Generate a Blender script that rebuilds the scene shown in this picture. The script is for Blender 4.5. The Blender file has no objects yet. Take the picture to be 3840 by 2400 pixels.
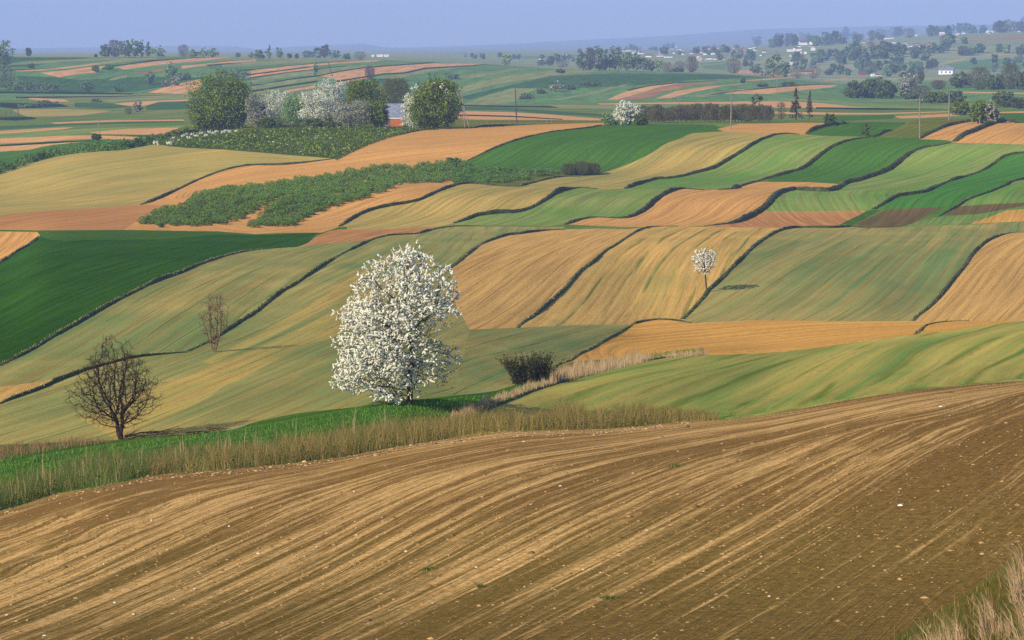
import bpy, bmesh, math, random
import numpy as np
from mathutils import Vector, kdtree
from mathutils.geometry import delaunay_2d_cdt

SC = bpy.context.scene
COL = SC.collection
rng = np.random.default_rng(7)
random.seed(7)

# ------------------------------------------------------------------ camera, sky, sun, exposure
CAM_H = 40.0
FPX = 10890.0                       # focal length in photograph pixels (3840 wide)
PITCH = math.atan((1200 - 180) / FPX)
cam_data = bpy.data.cameras.new('camera')
cam_data.sensor_width = 36.0
cam_data.lens = 36.0 * FPX / 3840.0
cam_data.clip_start = 0.5
cam_data.clip_end = 60000.0
cam = bpy.data.objects.new('camera', cam_data)
COL.objects.link(cam)
cam.location = (0, 0, CAM_H)
cam.rotation_euler = (math.pi / 2 - PITCH, 0, 0)
SC.camera = cam

SUN_EL, SUN_AZ = math.radians(28), math.radians(-137)   # azimuth from +Y towards +X
world = bpy.data.worlds.new('World')
SC.world = world
world.use_nodes = True
wn, wl = world.node_tree.nodes, world.node_tree.links
bg = wn['Background']
sky = wn.new('ShaderNodeTexSky')
sky.sky_type = 'NISHITA'
sky.sun_disc = False
sky.sun_elevation = SUN_EL
sky.sun_rotation = SUN_AZ
sky.altitude = 300
sky.air_density = 1.0
sky.dust_density = 0.0
sky.ozone_density = 4.0
tint = wn.new('ShaderNodeMix'); tint.data_type = 'RGBA'; tint.blend_type = 'MULTIPLY'
tint.inputs[0].default_value = 1.0; tint.inputs[7].default_value = (0.84, 0.88, 1.12, 1)
wl.new(sky.outputs[0], tint.inputs[6]); wl.new(tint.outputs[2], bg.inputs[0])
bg.inputs[1].default_value = 0.12

sun_data = bpy.data.lights.new('sun', 'SUN')
sun_data.energy = 4.4
sun_data.angle = math.radians(0.5)
sun_data.color = (1.0, 0.90, 0.72)
sun = bpy.data.objects.new('sun', sun_data)
COL.objects.link(sun)
sd = Vector((math.sin(SUN_AZ) * math.cos(SUN_EL), math.cos(SUN_AZ) * math.cos(SUN_EL), math.sin(SUN_EL)))
sun.rotation_euler = sd.to_track_quat('Z', 'Y').to_euler()
sun.location = (0, 0, 200)

SC.view_settings.view_transform = 'Standard'
SC.view_settings.look = 'None'
SC.view_settings.exposure = 0.42
SC.view_settings.gamma = 1.0
SC.render.engine = 'CYCLES'
SC.cycles.use_denoising = False
SC.cycles.max_bounces = 6
SC.cycles.diffuse_bounces = 2
SC.cycles.glossy_bounces = 1
SC.cycles.transmission_bounces = 2
SC.cycles.volume_bounces = 1
SC.cycles.transparent_max_bounces = 6

# ------------------------------------------------------------------ the lie of the land
# Surveyed lines across the valley, nearest first: (bearing px, dip px, distance m). The bearing and dip
# are read in photograph pixels from the camera; with the distance they fix a point of the ground.
LINES = [
 [(-2000,11000,2.0),(5800,11000,2.0)],
 [(-2000,6000,4.6),(5800,6000,4.6)],
 [(-2000,3600,15),(5800,3600,15)],
 [(-2000,2900,28),(5800,2900,27)],
 [(-2000,2480,50),(0,2400,46),(3840,2400,43.5),(5800,2400,42)],
 # brow of the ploughed near field
 [(-2000,2300,85),(-400,2030,98),(0,1925,105),(400,1820,110),(800,1765,112),(1238,1721,114),(1635,1653,117),(1920,1617,120),(2317,1605,122),(2880,1554,128),(3396,1467,136),(3840,1428,140),(4400,1400,142),(5800,1350,145)],
 [(-2000,2270,95),(-400,2000,112),(0,1895,119),(400,1793,123),(800,1738,125),(1238,1700,128),(1635,1636,135),(1920,1602,142),(2317,1590,152),(2880,1539,168),(3396,1453,182),(3840,1414,190),(4400,1386,195),(5800,1336,200)],
 # valley floor / brow of the green striped field
 [(-2000,1760,150),(0,1655,148),(455,1640,150),(960,1578,155),(1500,1505,163),(1873,1465,185),(2100,1430,205),(2376,1364,225),(2634,1329,245),(2880,1322,252),(3436,1253,262),(3840,1203,270),(5800,1050,290)],
 [(-2000,1740,152),(0,1638,151),(455,1625,153),(960,1560,159),(1500,1488,168),(1873,1445,195),(2100,1410,222),(2376,1345,255),(2634,1317,275),(2880,1310,280),(3436,1242,292),(3840,1196,300),(5800,1040,330)],
 # foot of the long slope
 [(-2000,1500,190),(0,1380,200),(500,1330,210),(1234,1269,225),(1762,1235,255),(2376,1213,296),(2880,1202,303),(3428,1204,308),(3840,1188,308),(5800,1020,340)],
 # its brow
 [(-2000,1060,380),(0,975,390),(155,900,400),(595,893,405),(1158,882,415),(1500,872,420),(2000,862,425),(2500,855,430),(3000,858,430),(3400,854,430),(3840,838,430),(5800,800,440)],
 [(-2000,1050,395),(0,965,405),(155,891,416),(595,884,424),(1158,873,434),(1500,863,440),(2000,853,446),(2500,846,452),(3000,849,452),(3400,845,452),(3840,829,452),(5800,790,460)],
 # second brow
 [(-2000,840,510),(0,790,510),(534,765,510),(960,720,512),(1500,695,515),(1750,692,518),(2233,706,520),(2700,711,520),(3100,716,520),(3450,715,515),(3840,680,520),(5800,640,530)],
 [(-2000,830,530),(0,780,530),(534,755,530),(960,710,532),(1500,685,536),(1750,682,540),(2233,695,546),(2700,700,546),(3100,705,546),(3450,704,540),(3840,670,540),(5800,630,550)],
 # hilltop with the house
 [(-2000,730,640),(0,648,640),(300,577,640),(583,544,640),(900,500,640),(1300,482,645),(1700,480,645),(2257,471,640),(2600,470,640),(2880,466,640),(3300,470,640),(3600,460,640),(3840,458,640),(5800,440,650)],
 [(-2000,718,680),(0,637,680),(300,566,680),(583,533,680),(900,488,680),(1300,471,690),(1700,469,700),(2257,460,720),(2600,459,720),(2880,455,720),(3300,458,720),(3600,449,720),(3840,447,720),(5800,430,720)],
 # valley behind it
 [(-2000,560,1000),(0,480,1000),(700,445,1000),(1700,438,950),(2257,436,950),(2880,428,950),(3400,428,950),(3840,425,900),(5800,410,900)],
 [(-2000,420,1400),(0,372,1400),(555,350,1450),(750,335,1450),(1200,330,1450),(1700,395,1350),(2277,380,1350),(2880,370,1300),(3300,378,1300),(3840,368,1200),(5800,360,1200)],
 # far ridge
 [(-2000,215,2000),(0,213,2000),(350,215,2000),(700,212,2050),(960,222,2050),(1436,225,2100),(1813,240,2050),(2079,258,1950),(2500,270,1900),(2880,288,1850),(3142,315,1800),(3400,310,1800),(3840,290,1900),(5800,280,1900)],
 [(-2000,208,3000),(0,206,3000),(700,205,3000),(960,215,2900),(1436,218,2700),(1813,233,2600),(2079,251,2400),(2500,262,2300),(2880,280,2200),(3142,307,2100),(3400,302,2100),(3840,282,2200),(5800,272,2200)],
 # the plain and the village slope
 [(-2000,198,5000),(0,202,5000),(900,198,5200),(1400,203,4800),(2000,200,4400),(2600,196,4000),(2880,178,4200),(3142,162,4200),(3500,137,4200),(3840,120,4200),(5800,70,4200)],
 [(-2000,192,8500),(0,194,8500),(900,192,9000),(1400,190,8500),(2000,186,8500),(2600,182,8500),(2880,165,8500),(3142,150,8500),(3500,126,8500),(3840,110,8500),(5800,60,8500)],
 # skyline
 [(-2000,182,15000),(60,181,15000),(397,177,15000),(714,171,15000),(880,174,15000),(960,184,15000),(1091,175,15000),(1198,171,15000),(1357,163,15000),(1436,177,15500),(1555,178,16000),(1920,164,17000),(2198,148,17000),(2515,134,17000),(2714,118,17000),(2880,108,17000),(3300,98,17000),(3840,90,17000),(5800,45,17000)],
]
GX = np.arange(-2000, 5801, 10.0)
_k = np.exp(-0.5 * (np.arange(-12, 13) / 4.5) ** 2); _k /= _k.sum()
def _sm(a, wide):
    if not wide: return a
    return np.convolve(np.pad(a, 12, mode='edge'), _k, mode='valid')
TY = np.array([_sm(np.interp(GX, [p[0] for p in L], [p[1] for p in L]), i < len(LINES) - 3) for i, L in enumerate(LINES)])
TW = np.array([_sm(1.0 / np.exp(np.interp(GX, [p[0] for p in L], [math.log(p[2]) for p in L])), True) for L in LINES])
TY[6] = TY[5] - 10.0; TY[5] = TY[5] - 3.0            # the brow breaks just past the edge of the ploughed field
for k in range(1, len(TY)):
    TY[k] = np.minimum(TY[k], TY[k - 1] - 3.0)
    TW[k] = np.minimum(TW[k], TW[k - 1] * 0.995)

def depth(px, py):
    """distance along +Y of the ground seen on bearing px, dip py (monotone cubic through the surveyed lines)"""
    px = np.atleast_1d(np.asarray(px, float)); py = np.atleast_1d(np.asarray(py, float))
    out = np.empty(px.shape)
    for s in range(0, len(px), 20000):
        x, y = px[s:s + 20000], py[s:s + 20000]
        f = np.clip((x - GX[0]) / 10.0, 0, len(GX) - 1.001); i = f.astype(int); t = f - i
        Y = -(TY[:, i] * (1 - t) + TY[:, i + 1] * t); W = TW[:, i] * (1 - t) + TW[:, i + 1] * t
        h = np.diff(Y, axis=0); d = np.diff(W, axis=0) / h
        m = np.zeros_like(Y)
        w1 = 2 * h[1:] + h[:-1]; w2 = h[1:] + 2 * h[:-1]
        m[1:-1] = (w1 + w2) / (w1 / d[:-1] + w2 / d[1:])
        m[0], m[-1] = d[0], d[-1]
        q = np.clip(-y, Y[0], Y[-1])
        k = np.clip((Y <= q).sum(0) - 1, 0, len(Y) - 2); a = np.arange(len(q))
        hh = h[k, a]; u = (q - Y[k, a]) / hh
        w = ((1 + 2 * u) * (1 - u) ** 2) * W[k, a] + u * (1 - u) ** 2 * hh * m[k, a] + u * u * (3 - 2 * u) * W[k + 1, a] + u * u * (u - 1) * hh * m[k + 1, a]
        out[s:s + 20000] = 1.0 / w
    return out

CP, SP = math.cos(PITCH), math.sin(PITCH)
def ground(px, py):
    """points of the ground (N,3) on the given bearings"""
    px = np.atleast_1d(np.asarray(px, float)); py = np.atleast_1d(np.asarray(py, float))
    r = depth(px, py)
    b = -(py - 1200) / FPX
    dy = CP + b * SP; dz = -SP + b * CP
    return np.stack([(px - 1920) / FPX / dy * r, r, CAM_H + dz / dy * r], 1)
def ground_z(x, y):
    """height of the ground at world x, y"""
    x = np.atleast_1d(np.asarray(x, float)); y = np.atleast_1d(np.asarray(y, float))
    lo = np.full(x.shape, 40.0); hi = np.full(x.shape, 11000.0)
    for _ in range(40):
        mid = (lo + hi) / 2
        dy = CP - (mid - 1200) / FPX * SP
        r = depth(np.clip(1920 + FPX * x / y * dy, -2000, 5800), mid)
        far = r > y
        lo = np.where(far, mid, lo); hi = np.where(far, hi, mid)
    b = -(hi - 1200) / FPX
    return CAM_H + (-SP + b * CP) / (CP + b * SP) * y
def at(px, py):
    return Vector(ground(px, py)[0])
def smooth_line(pts, step=9.0):
    """Catmull-Rom through the points, resampled"""
    P = np.array(pts, float)
    if len(P) < 3:
        n = max(1, int(np.hypot(*(P[1] - P[0])) / step)); t = np.linspace(0, 1, n + 1)[:, None]
        return P[0] * (1 - t) + P[1] * t
    E = np.vstack([2 * P[0] - P[1], P, 2 * P[-1] - P[-2]]); out = []
    for i in range(len(P) - 1):
        p0, p1, p2, p3 = E[i:i + 4]
        n = max(1, int(round(np.hypot(*(p2 - p1)) / step)))
        t = (np.arange(n) / n)[:, None]
        out.append(0.5 * (2 * p1 + (p2 - p0) * t + (2 * p0 - 5 * p1 + 4 * p2 - p3) * t ** 2 + (3 * p1 - p0 - 3 * p2 + p3) * t ** 3))
    out.append(P[-1:])
    return np.vstack(out)

# ------------------------------------------------------------------ helpers
def srgb(r, g, b):
    f = lambda c: ((c / 255 + 0.055) / 1.055) ** 2.4 if c > 10 else c / 255 / 12.92
    return (f(r), f(g), f(b), 1.0)
def tag(o, label=None, cat=None, group=None, kind=None):
    if label: o['label'] = label
    if cat: o['category'] = cat
    if group: o['group'] = group
    if kind: o['kind'] = kind
    return o
def mesh_obj(name, V, F, mat, parent=None, smooth=False, mats=None, mi=None):
    me = bpy.data.meshes.new(name)
    V = np.asarray(V, np.float32)
    if isinstance(F, np.ndarray):
        n, k = F.shape
        me.vertices.add(len(V)); me.vertices.foreach_set('co', V.ravel())
        me.loops.add(n * k); me.loops.foreach_set('vertex_index', F.ravel().astype(np.int32))
        me.polygons.add(n); me.polygons.foreach_set('loop_start', np.arange(0, n * k, k, dtype=np.int32))
        me.update(calc_edges=True)
    else:
        me.from_pydata([tuple(v) for v in V], [], F)
    for m in (mats or [mat]): me.materials.append(m)
    if mi is not None: me.polygons.foreach_set('material_index', np.asarray(mi, np.int32))
    if smooth: me.polygons.foreach_set('use_smooth', np.ones(len(me.polygons), bool))
    me.update()
    o = bpy.data.objects.new(name, me); COL.objects.link(o)
    if parent: o.parent = parent
    return o
def empty(name, loc, rz=0.0):
    o = bpy.data.objects.new(name, None); COL.objects.link(o)
    o.empty_display_size = 0.5
    o.location = loc; o.rotation_euler = (0, 0, rz)
    return o
class NT:
    """small node-tree writer"""
    def __init__(s, name):
        s.m = bpy.data.materials.new(name); s.m.use_nodes = True
        s.n, s.l = s.m.node_tree.nodes, s.m.node_tree.links
        s.p = s.n['Principled BSDF']; s.p.inputs['Roughness'].default_value = 0.9
        s.p.inputs['Specular IOR Level'].default_value = 0.15
    def put(s, sock, v):
        if isinstance(v, (int, float, tuple)): sock.default_value = v
        else: s.l.new(v, sock)
    def math(s, op, a, b=0.0, clamp=False):
        n = s.n.new('ShaderNodeMath'); n.operation = op; n.use_clamp = clamp
        s.put(n.inputs[0], a); s.put(n.inputs[1], b); return n.outputs[0]
    def noise(s, vec, scale, detail=3.0, rough=0.55, dist=0.0):
        n = s.n.new('ShaderNodeTexNoise')
        s.put(n.inputs['Vector'], vec); n.inputs['Scale'].default_value = scale
        n.inputs['Detail'].default_value = detail; n.inputs['Roughness'].default_value = rough; n.inputs['Distortion'].default_value = dist
        return n.outputs['Fac']
    def vec(s, x, y, z=0.0):
        n = s.n.new('ShaderNodeCombineXYZ')
        s.put(n.inputs[0], x); s.put(n.inputs[1], y); s.put(n.inputs[2], z); return n.outputs[0]
    def mix(s, f, a, b):
        n = s.n.new('ShaderNodeMix'); n.data_type = 'RGBA'
        s.put(n.inputs[0], f); s.put(n.inputs[6], a); s.put(n.inputs[7], b); return n.outputs[2]
    def ramp(s, v, lo, hi):
        n = s.n.new('ShaderNodeMapRange'); n.interpolation_type = 'SMOOTHSTEP'
        s.put(n.inputs[0], v); n.inputs[1].default_value = lo; n.inputs[2].default_value = hi; return n.outputs[0]
    def uv(s):
        n = s.n.new('ShaderNodeUVMap'); n.uv_map = 'rows'
        d = s.n.new('ShaderNodeSeparateXYZ'); s.l.new(n.outputs[0], d.inputs[0]); return d.outputs[0], d.outputs[1]
    def coord(s, k='Object'):
        return s.n.new('ShaderNodeTexCoord').outputs[k]
    def bump(s, h, strength, dist):
        n = s.n.new('ShaderNodeBump'); n.inputs['Strength'].default_value = strength; n.inputs['Distance'].default_value = dist
        s.put(n.inputs['Height'], h); s.l.new(n.outputs[0], s.p.inputs['Normal'])

def field_mat(name, soil, crop, bias, streak=1.6, grain=0.9, patch=1.2, line=None, line_w=0.5, line_amt=0.7, vs=1.0, bump=0.5):
    """ploughed or sown ground: soil and crop mixed along the rows (UV u along, v across, in metres)"""
    t = NT(name); u, v = t.uv()
    M = t.math; t.p.inputs['Specular IOR Level'].default_value = 0.0
    far = M('MULTIPLY', v, vs)
    n1 = t.noise(t.vec(M('MULTIPLY', u, 0.010), M('MULTIPLY', far, 0.42)), 1.0, 4.0, 0.62)
    nl = t.noise(t.vec(M('MULTIPLY', u, 0.022), M('MULTIPLY', far, 1.5)), 1.0, 3.0, 0.7)
    n2 = t.noise(t.vec(M('MULTIPLY', u, 0.9), M('MULTIPLY', far, 3.0)), 1.0, 5.0, 0.85)
    n3 = t.noise(t.coord(), 0.03, 4.0, 0.6, 0.5)
    f = M('ADD', bias, M('MULTIPLY', M('SUBTRACT', n1, 0.5), streak))
    f = M('ADD', f, M('MULTIPLY', M('SUBTRACT', nl, 0.5), streak * 0.9))
    f = M('ADD', f, M('MULTIPLY', M('SUBTRACT', n2, 0.5), grain * 1.5))
    f = M('ADD', f, M('MULTIPLY', M('SUBTRACT', n3, 0.5), patch), True)
    c = t.mix(f, soil, crop)
    # lighter and darker ground along the rows and from clod to clod
    lum = M('ADD', M('MULTIPLY', nl, 0.5), M('MULTIPLY', n2, 0.5))
    c2 = t.mix(t.ramp(lum, 0.36, 0.64), (0.60, 0.60, 0.60, 1), (1.36, 1.36, 1.36, 1))
    mu = t.n.new('ShaderNodeMix'); mu.data_type = 'RGBA'; mu.blend_type = 'MULTIPLY'; mu.inputs[0].default_value = 1.0
    t.put(mu.inputs[6], c); t.put(mu.inputs[7], c2); c = mu.outputs[2]
    h = M('ADD', M('ADD', M('MULTIPLY', n1, 0.3), M('MULTIPLY', nl, 0.7)), M('MULTIPLY', n2, 0.5))
    if line:
        wob = t.noise(t.vec(M('MULTIPLY', u, 0.012), M('MULTIPLY', far, 0.3)), 1.0, 2.0)
        a = M('ABSOLUTE', M('SUBTRACT', M('FRACT', M('ADD', M('MULTIPLY', far, 0.37), M('MULTIPLY', wob, 0.9))), 0.5))
        brk = t.ramp(t.noise(t.vec(M('MULTIPLY', u, 0.025), M('MULTIPLY', far, 0.5)), 1.0, 4.0, 0.65), 0.40, 0.60)
        k = M('MULTIPLY', M('MULTIPLY', M('SUBTRACT', 1.0, t.ramp(a, 0.0, 0.12 * line_w)), line_amt), brk)
        c = t.mix(k, c, line)
        h = M('SUBTRACT', h, M('MULTIPLY', k, 0.8))
    t.put(t.p.inputs['Base Color'], c)
    t.bump(h, bump, 0.2)
    return t.m

# ------------------------------------------------------------------ field edges (bearing px, dip px)
E = {}
def edge(name, *pts): E[name] = smooth_line(pts)
edge('k0', (534,767),(595,746),(675,708),(754,671),(833,641),(913,623),(960,619),(1039,619),(1119,613),(1198,603),(1254,595))
edge('o1top', (1254,595),(1297,576),(1357,548),(1436,520),(1515,501),(1595,487),(1674,484),(1773,481),(1813,475),(1920,471),(2080,465),(2265,460))
edge('k1', (1700,630),(1745,607),(1793,585),(1853,556),(1920,531),(1999,509),(2079,493),(2198,481),(2265,468))
edge('t1top', (0,651),(119,611),(238,583),(357,569),(456,563),(516,553),(583,542),(635,548),(714,555),(833,561),(960,571),(1079,581),(1174,588),(1254,595))
edge('t1bot', (0,809),(75,798),(250,787),(380,778),(534,767))
edge('g1right', (2714,492),(2634,497),(2590,502),(2555,517),(2495,540),(2448,571),(2400,596),(2357,615),(2301,635),(2230,655),(2174,662))
edge('k2', (2349,707),(2376,698),(2416,685),(2468,671),(2495,671),(2555,663),(2595,653),(2674,633),(2714,611),(2773,575),(2793,563),(2845,530),(2880,516),(2904,507),(2940,503),(2999,504))
edge('k3', (1944,700),(1999,686),(2059,671),(2110,663),(2174,662))
edge('k4', (1706,837),(1754,823),(1793,810),(1873,800),(1920,799),(1960,792),(2007,774),(2051,748),(2091,722),(2138,710),(2178,704),(2233,708))
edge('k5', (1277,849),(1345,808),(1397,788),(1456,774),(1516,764),(1575,750),(1635,722),(1694,700),(1734,690),(1793,690),(1841,695),(1900,699),(1944,700))
edge('k6', (2126,842),(2178,825),(2237,815),(2337,819),(2388,806),(2428,782),(2452,758),(2484,734),(2523,716),(2563,709),(2634,712))
edge('k7', (2698,712),(2753,708),(2793,694),(2833,683),(2880,669),(2959,649),(3011,633),(3039,615),(3078,583),(3118,554),(3158,536),(3197,524),(3237,518),(3277,514))
edge('k8', (2650,847),(2694,843),(2753,837),(2793,825),(2845,798),(2880,770),(2912,734),(2940,720),(2979,712),(3039,716),(3098,718),(3138,710),(3178,688),(3217,680),(3277,661),(3317,647),(3348,631),(3368,615),(3388,597),(3416,575),(3455,556),(3495,548),(3535,542),(3566,534))
edge('k9', (3281,784),(3328,758),(3364,738),(3416,730),(3467,722),(3495,710),(3555,683),(3622,663),(3693,637),(3733,611),(3761,591),(3793,579),(3840,575),(4200,560))
edge('k10', (3523,812),(3555,794),(3594,774),(3622,754),(3654,740),(3713,720),(3773,696),(3840,673),(4200,640))
edge('k11', (3451,520),(3495,497),(3555,473),(3638,455))
edge('k12', (3586,530),(3614,509),(3654,493),(3713,469),(3773,453),(3812,461))
edge('g9left', (3027,504),(3047,489),(3102,473),(3182,461))
edge('s1top', (464,861),(500,868),(700,866),(900,868),(1000,866),(1111,853),(1158,817),(1218,794),(1317,764),(1397,742),(1476,706),(1515,694),(1595,688),(1700,690),(1734,690))
# lower slope
edge('dgtop', (151,886),(210,901),(357,899),(595,897),(720,888),(813,879),(960,882),(1080,878),(1190,873))
edge('kL', (0,988),(60,948),(107,921),(151,886))
edge('kA', (0,1372),(40,1352),(119,1313),(198,1265),(278,1221),(357,1174),(437,1130),(516,1090),(595,1053),(675,1025),(734,999),(813,971),(873,954),(960,938),(1119,925))
edge('dgright', (1119,925),(1158,909),(1190,873))
edge('kB', (702,1321),(734,1305),(786,1281),(833,1253),(893,1213),(960,1171),(1051,1098),(1099,1071),(1158,1032),(1218,992),(1277,956),(1337,927),(1397,899),(1456,884),(1516,880),(1567,876),(1619,859))
edge('kC', (0,1515),(52,1494),(159,1456),(218,1428),(278,1406),(317,1390),(456,1352),(516,1340),(595,1331),(702,1321))
edge('y1top', (0,1451),(119,1435),(214,1419),(278,1406))
edge('kE', (437,1650),(520,1606),(655,1554),(794,1483),(833,1452),(960,1392),(1020,1356),(1139,1297),(1234,1269),(1340,1235),(1440,1180),(1560,1100),(1694,1004))
edge('kD', (1694,1004),(1734,972),(1773,940),(1813,913),(1873,891),(1920,879),(2019,863),(2118,860))
edge('t4left', (1762,1236),(1700,1120),(1694,1004))
edge('kF', (1944,1229),(1960,1213),(2019,1174),(2079,1122),(2126,1079),(2178,1019),(2230,981),(2269,944),(2309,920),(2349,893),(2388,869),(2428,855),(2476,849),(2539,849))
edge('kG', (2563,1197),(2603,1158),(2650,1106),(2658,1091),(2706,1048),(2745,1008),(2793,960),(2833,921),(2880,889),(2908,873),(2951,859),(2999,855),(3118,855),(3197,851),(3257,856))
edge('kH', (2376,1216),(2416,1206),(2476,1198),(2535,1203),(2591,1211))
edge('kK', (2095,1366),(2142,1352),(2174,1329),(2226,1305),(2265,1281),(2317,1253),(2357,1229),(2376,1216))
edge('kI', (3428,1204),(3447,1182),(3475,1162),(3515,1126),(3555,1079),(3586,1039),(3626,991),(3652,950),(3693,913),(3733,891),(3785,875),(3840,871),(4100,866))
edge('kJ', (3436,1253),(3455,1240),(3475,1221),(3515,1211),(3574,1205),(3634,1203))
edge('o6bot', (2095,1366),(2200,1352),(2330,1345),(2495,1334),(2614,1328),(2666,1331),(2880,1323),(3039,1307),(3197,1285),(3356,1263),(3436,1253))
edge('o7bot', (3436,1253),(3555,1241),(3713,1217),(3840,1203),(4300,1140))
edge('m4bot', (2591,1211),(2700,1207),(2880,1200),(3094,1204),(3317,1204),(3428,1204))
edge('t4bot', (1762,1236),(1944,1229))
edge('t5bot', (1944,1229),(2158,1219),(2300,1217),(2376,1216))
edge('ditch', (1640,1610),(1760,1565),(1920,1499),(1999,1467),(2079,1442),(2178,1416),(2277,1388),(2376,1364),(2515,1340),(2666,1331))
edge('vtop', (437,1650),(600,1635),(853,1613),(960,1582),(1119,1550),(1317,1528),(1595,1496),(1700,1484),(1873,1462),(1960,1432),(2095,1366))
edge('brow', (-1500,2230),(-400,2030),(0,1916),(79,1895),(198,1855),(397,1820),(595,1780),(754,1768),(960,1750),(1238,1721),(1436,1685),(1635,1653),(1793,1629),(1920,1617),(2198,1611),(2317,1605),(2515,1586),(2714,1574),(2880,1554),(3197,1497),(3396,1467),(3535,1452),(3713,1436),(3840,1428),(4400,1400),(5800,1350))
ROWS = smooth_line([(-300,2900),(500,2600),(900,2440),(1200,2320),(1714,2106),(2050,1978),(2380,1855),(2800,1718),(3175,1605),(3500,1530),(3840,1470)])
edge('near_rows', *ROWS[::12])
NEAR_ROWS = [smooth_line(q, 60.0) for q in (
 [(1500,3050),(2100,2690),(2500,2440),(2880,2205),(3134,2054),(3450,1860),(3700,1710),(3950,1580),(4400,1450),(5700,1380)],
 [(900,2950),(1400,2690),(1900,2440),(2350,2220),(2880,1943),(3102,1810),(3500,1610),(3900,1470),(4400,1410),(5700,1366)],
 [(400,2790),(1150,2440),(1795,2128),(2192,1924),(2500,1790),(2880,1662),(3300,1562),(3840,1456),(4300,1406),(5700,1356)],
 [(-200,2760),(640,2430),(1200,2177),(1547,1989),(1830,1850),(2158,1745),(2595,1657),(2880,1605),(3400,1497),(3840,1436),(4100,1418),(5700,1352)],
 [(-500,2540),(0,2341),(446,2157),(942,1939),(1190,1850),(1500,1765),(1920,1675),(2400,1622),(2880,1566),(3396,1474),(3713,1440),(4100,1412),(5700,1349)],
 [(-500,2370),(0,2167),(238,2058),(446,1974),(744,1855),(1000,1800),(1300,1740),(1640,1675),(1920,1632),(2317,1610),(2880,1558),(3396,1470),(3713,1438),(4100,1411),(5700,1348)],
 [(-500,2190),(0,2010),(200,1940),(450,1860),(700,1800),(960,1765),(1238,1728),(1635,1658),(1920,1621),(2317,1606),(2880,1556),(3396,1468.5),(3713,1437),(4100,1410.5),(5700,1347)])]
GF_ROWS = [smooth_line(q, 60.0) for q in (
 [(3396,1475),(3475,1424),(3594,1344),(3713,1281),(3840,1237),(4200,1140)],
 [(3060,1530),(3118,1495),(3253,1404),(3317,1356),(3396,1300),(3550,1250)],
 [(2640,1582),(2700,1548),(2880,1455),(3000,1390),(3120,1335),(3250,1285)],
 [(2280,1608),(2450,1530),(2650,1450),(2850,1375),(3000,1320)],
 [(1800,1610),(1950,1555),(2230,1455),(2420,1405),(2595,1372),(2760,1335)])]
edge('gf_rows', (2600,1640),(2900,1535),(3250,1430),(3550,1325),(3840,1245),(4200,1140))
edge('m2_rows', (0,1640),(400,1510),(700,1400),(1000,1290),(1300,1150),(1500,1020),(1640,930),(1750,880))
edge('dg_rows', (0,1250),(300,1110),(600,1000),(840,930),(1000,890))
edge('t1_rows', (0,735),(240,690),(480,630),(720,590),(900,578),(1100,590))
edge('m4_rows', (2900,1205),(3100,1075),(3250,960),(3330,900),(3400,865))
edge('t6_rows', (3560,1205),(3640,1110),(3720,1020),(3800,940),(3900,880))
edge('o6_rows', (2200,1340),(2450,1275),(2700,1240),(3000,1222),(3400,1210))
edge('m3_rows', (1500,1460),(1750,1380),(2000,1290),(2200,1235),(2400,1195))
edge('flat', (-1500,640),(0,520),(900,452),(2000,440),(3000,430),(5000,420))
edge('ridge', (-400,345),(300,290),(700,235),(1200,215),(2000,200))
edge('ridgem', (1500,400),(1800,320),(2100,280),(2600,262),(3400,262))
edge('ridgeo', (2200,390),(2400,345),(2600,318),(2900,300),(3300,285))

# ------------------------------------------------------------------ soil and crops
S = srgb
MAT = {}
def fm(key, a, b, *r, **k):
    far = key.startswith('far') or key == 'plain'
    def adj(c):
        m = ((1.1, 1.08, 0.80) if far else ((1.08, 1.08, 0.36) if c[1] > c[0] * 1.8 else (1.06, 1.0, 0.84))) if c[1] > c[0] else ((1.1, 1.08, 0.85) if far else (1.16, 1.12, 0.74))
        return (min(c[0] * m[0], .9), min(c[1] * m[1], .9), c[2] * m[2], 1)
    if k.get('line'): k['line'] = adj(k['line'])
    MAT[key] = field_mat('soil_' + key, adj(a), adj(b), *r, **k)
DARKLINE = S(96, 82, 50); GREENLINE = S(74, 104, 58)
fm('tan', S(204,160,104), S(168,130,84), 0.30, line=S(130,102,60), line_amt=0.5, streak=1.2, patch=0.8)
fm('tan_sprout', S(206,162,102), S(112,126,70), 0.16, line=GREENLINE, line_amt=0.75, line_w=1.3, streak=1.3, patch=1.2)
fm('orange', S(208,156,88), S(176,128,72), 0.30, line=S(140,98,52), line_amt=0.45, streak=1.3, patch=0.9)
fm('upper_tan', S(204,152,98), S(176,128,84), 0.32, line=S(150,106,66), line_amt=0.45, streak=1.0, patch=0.8)
fm('pink', S(188,134,92), S(152,106,72), 0.35, streak=0.5, grain=1.5, patch=1.0)
fm('sprout', S(188,158,104), S(100,126,74), 0.58, line=GREENLINE, line_amt=0.55, streak=1.4, grain=1.1, patch=1.1)
fm('sprout_tan', S(190,158,98), S(120,130,74), 0.36, line=GREENLINE, line_amt=0.55, streak=1.3, grain=1.0, patch=1.3)
fm('sprout_green', S(186,160,104), S(102,128,76), 0.56, line=S(64,96,52), line_amt=0.5, streak=1.3, grain=1.0, patch=1.1)
fm('pale_green', S(156,152,100), S(88,130,82), 0.66, line=S(62,98,58), line_amt=0.5, streak=1.2, grain=0.7, patch=1.3)
fm('striped', S(186,164,98), S(100,128,60), 0.50, line=S(62,100,42), line_amt=0.7, line_w=1.6, streak=2.4, grain=1.3, patch=0.8, vs=0.8)
fm('green', S(80,116,66), S(60,100,56), 0.5, line=S(30,62,32), line_amt=0.4, streak=1.0, grain=0.6, patch=1.5, bump=0.35)
fm('dark_green', S(56,94,42), S(40,74,32), 0.5, line=S(22,48,24), line_amt=0.55, streak=1.2, grain=0.5, patch=1.8, bump=0.35)
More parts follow.
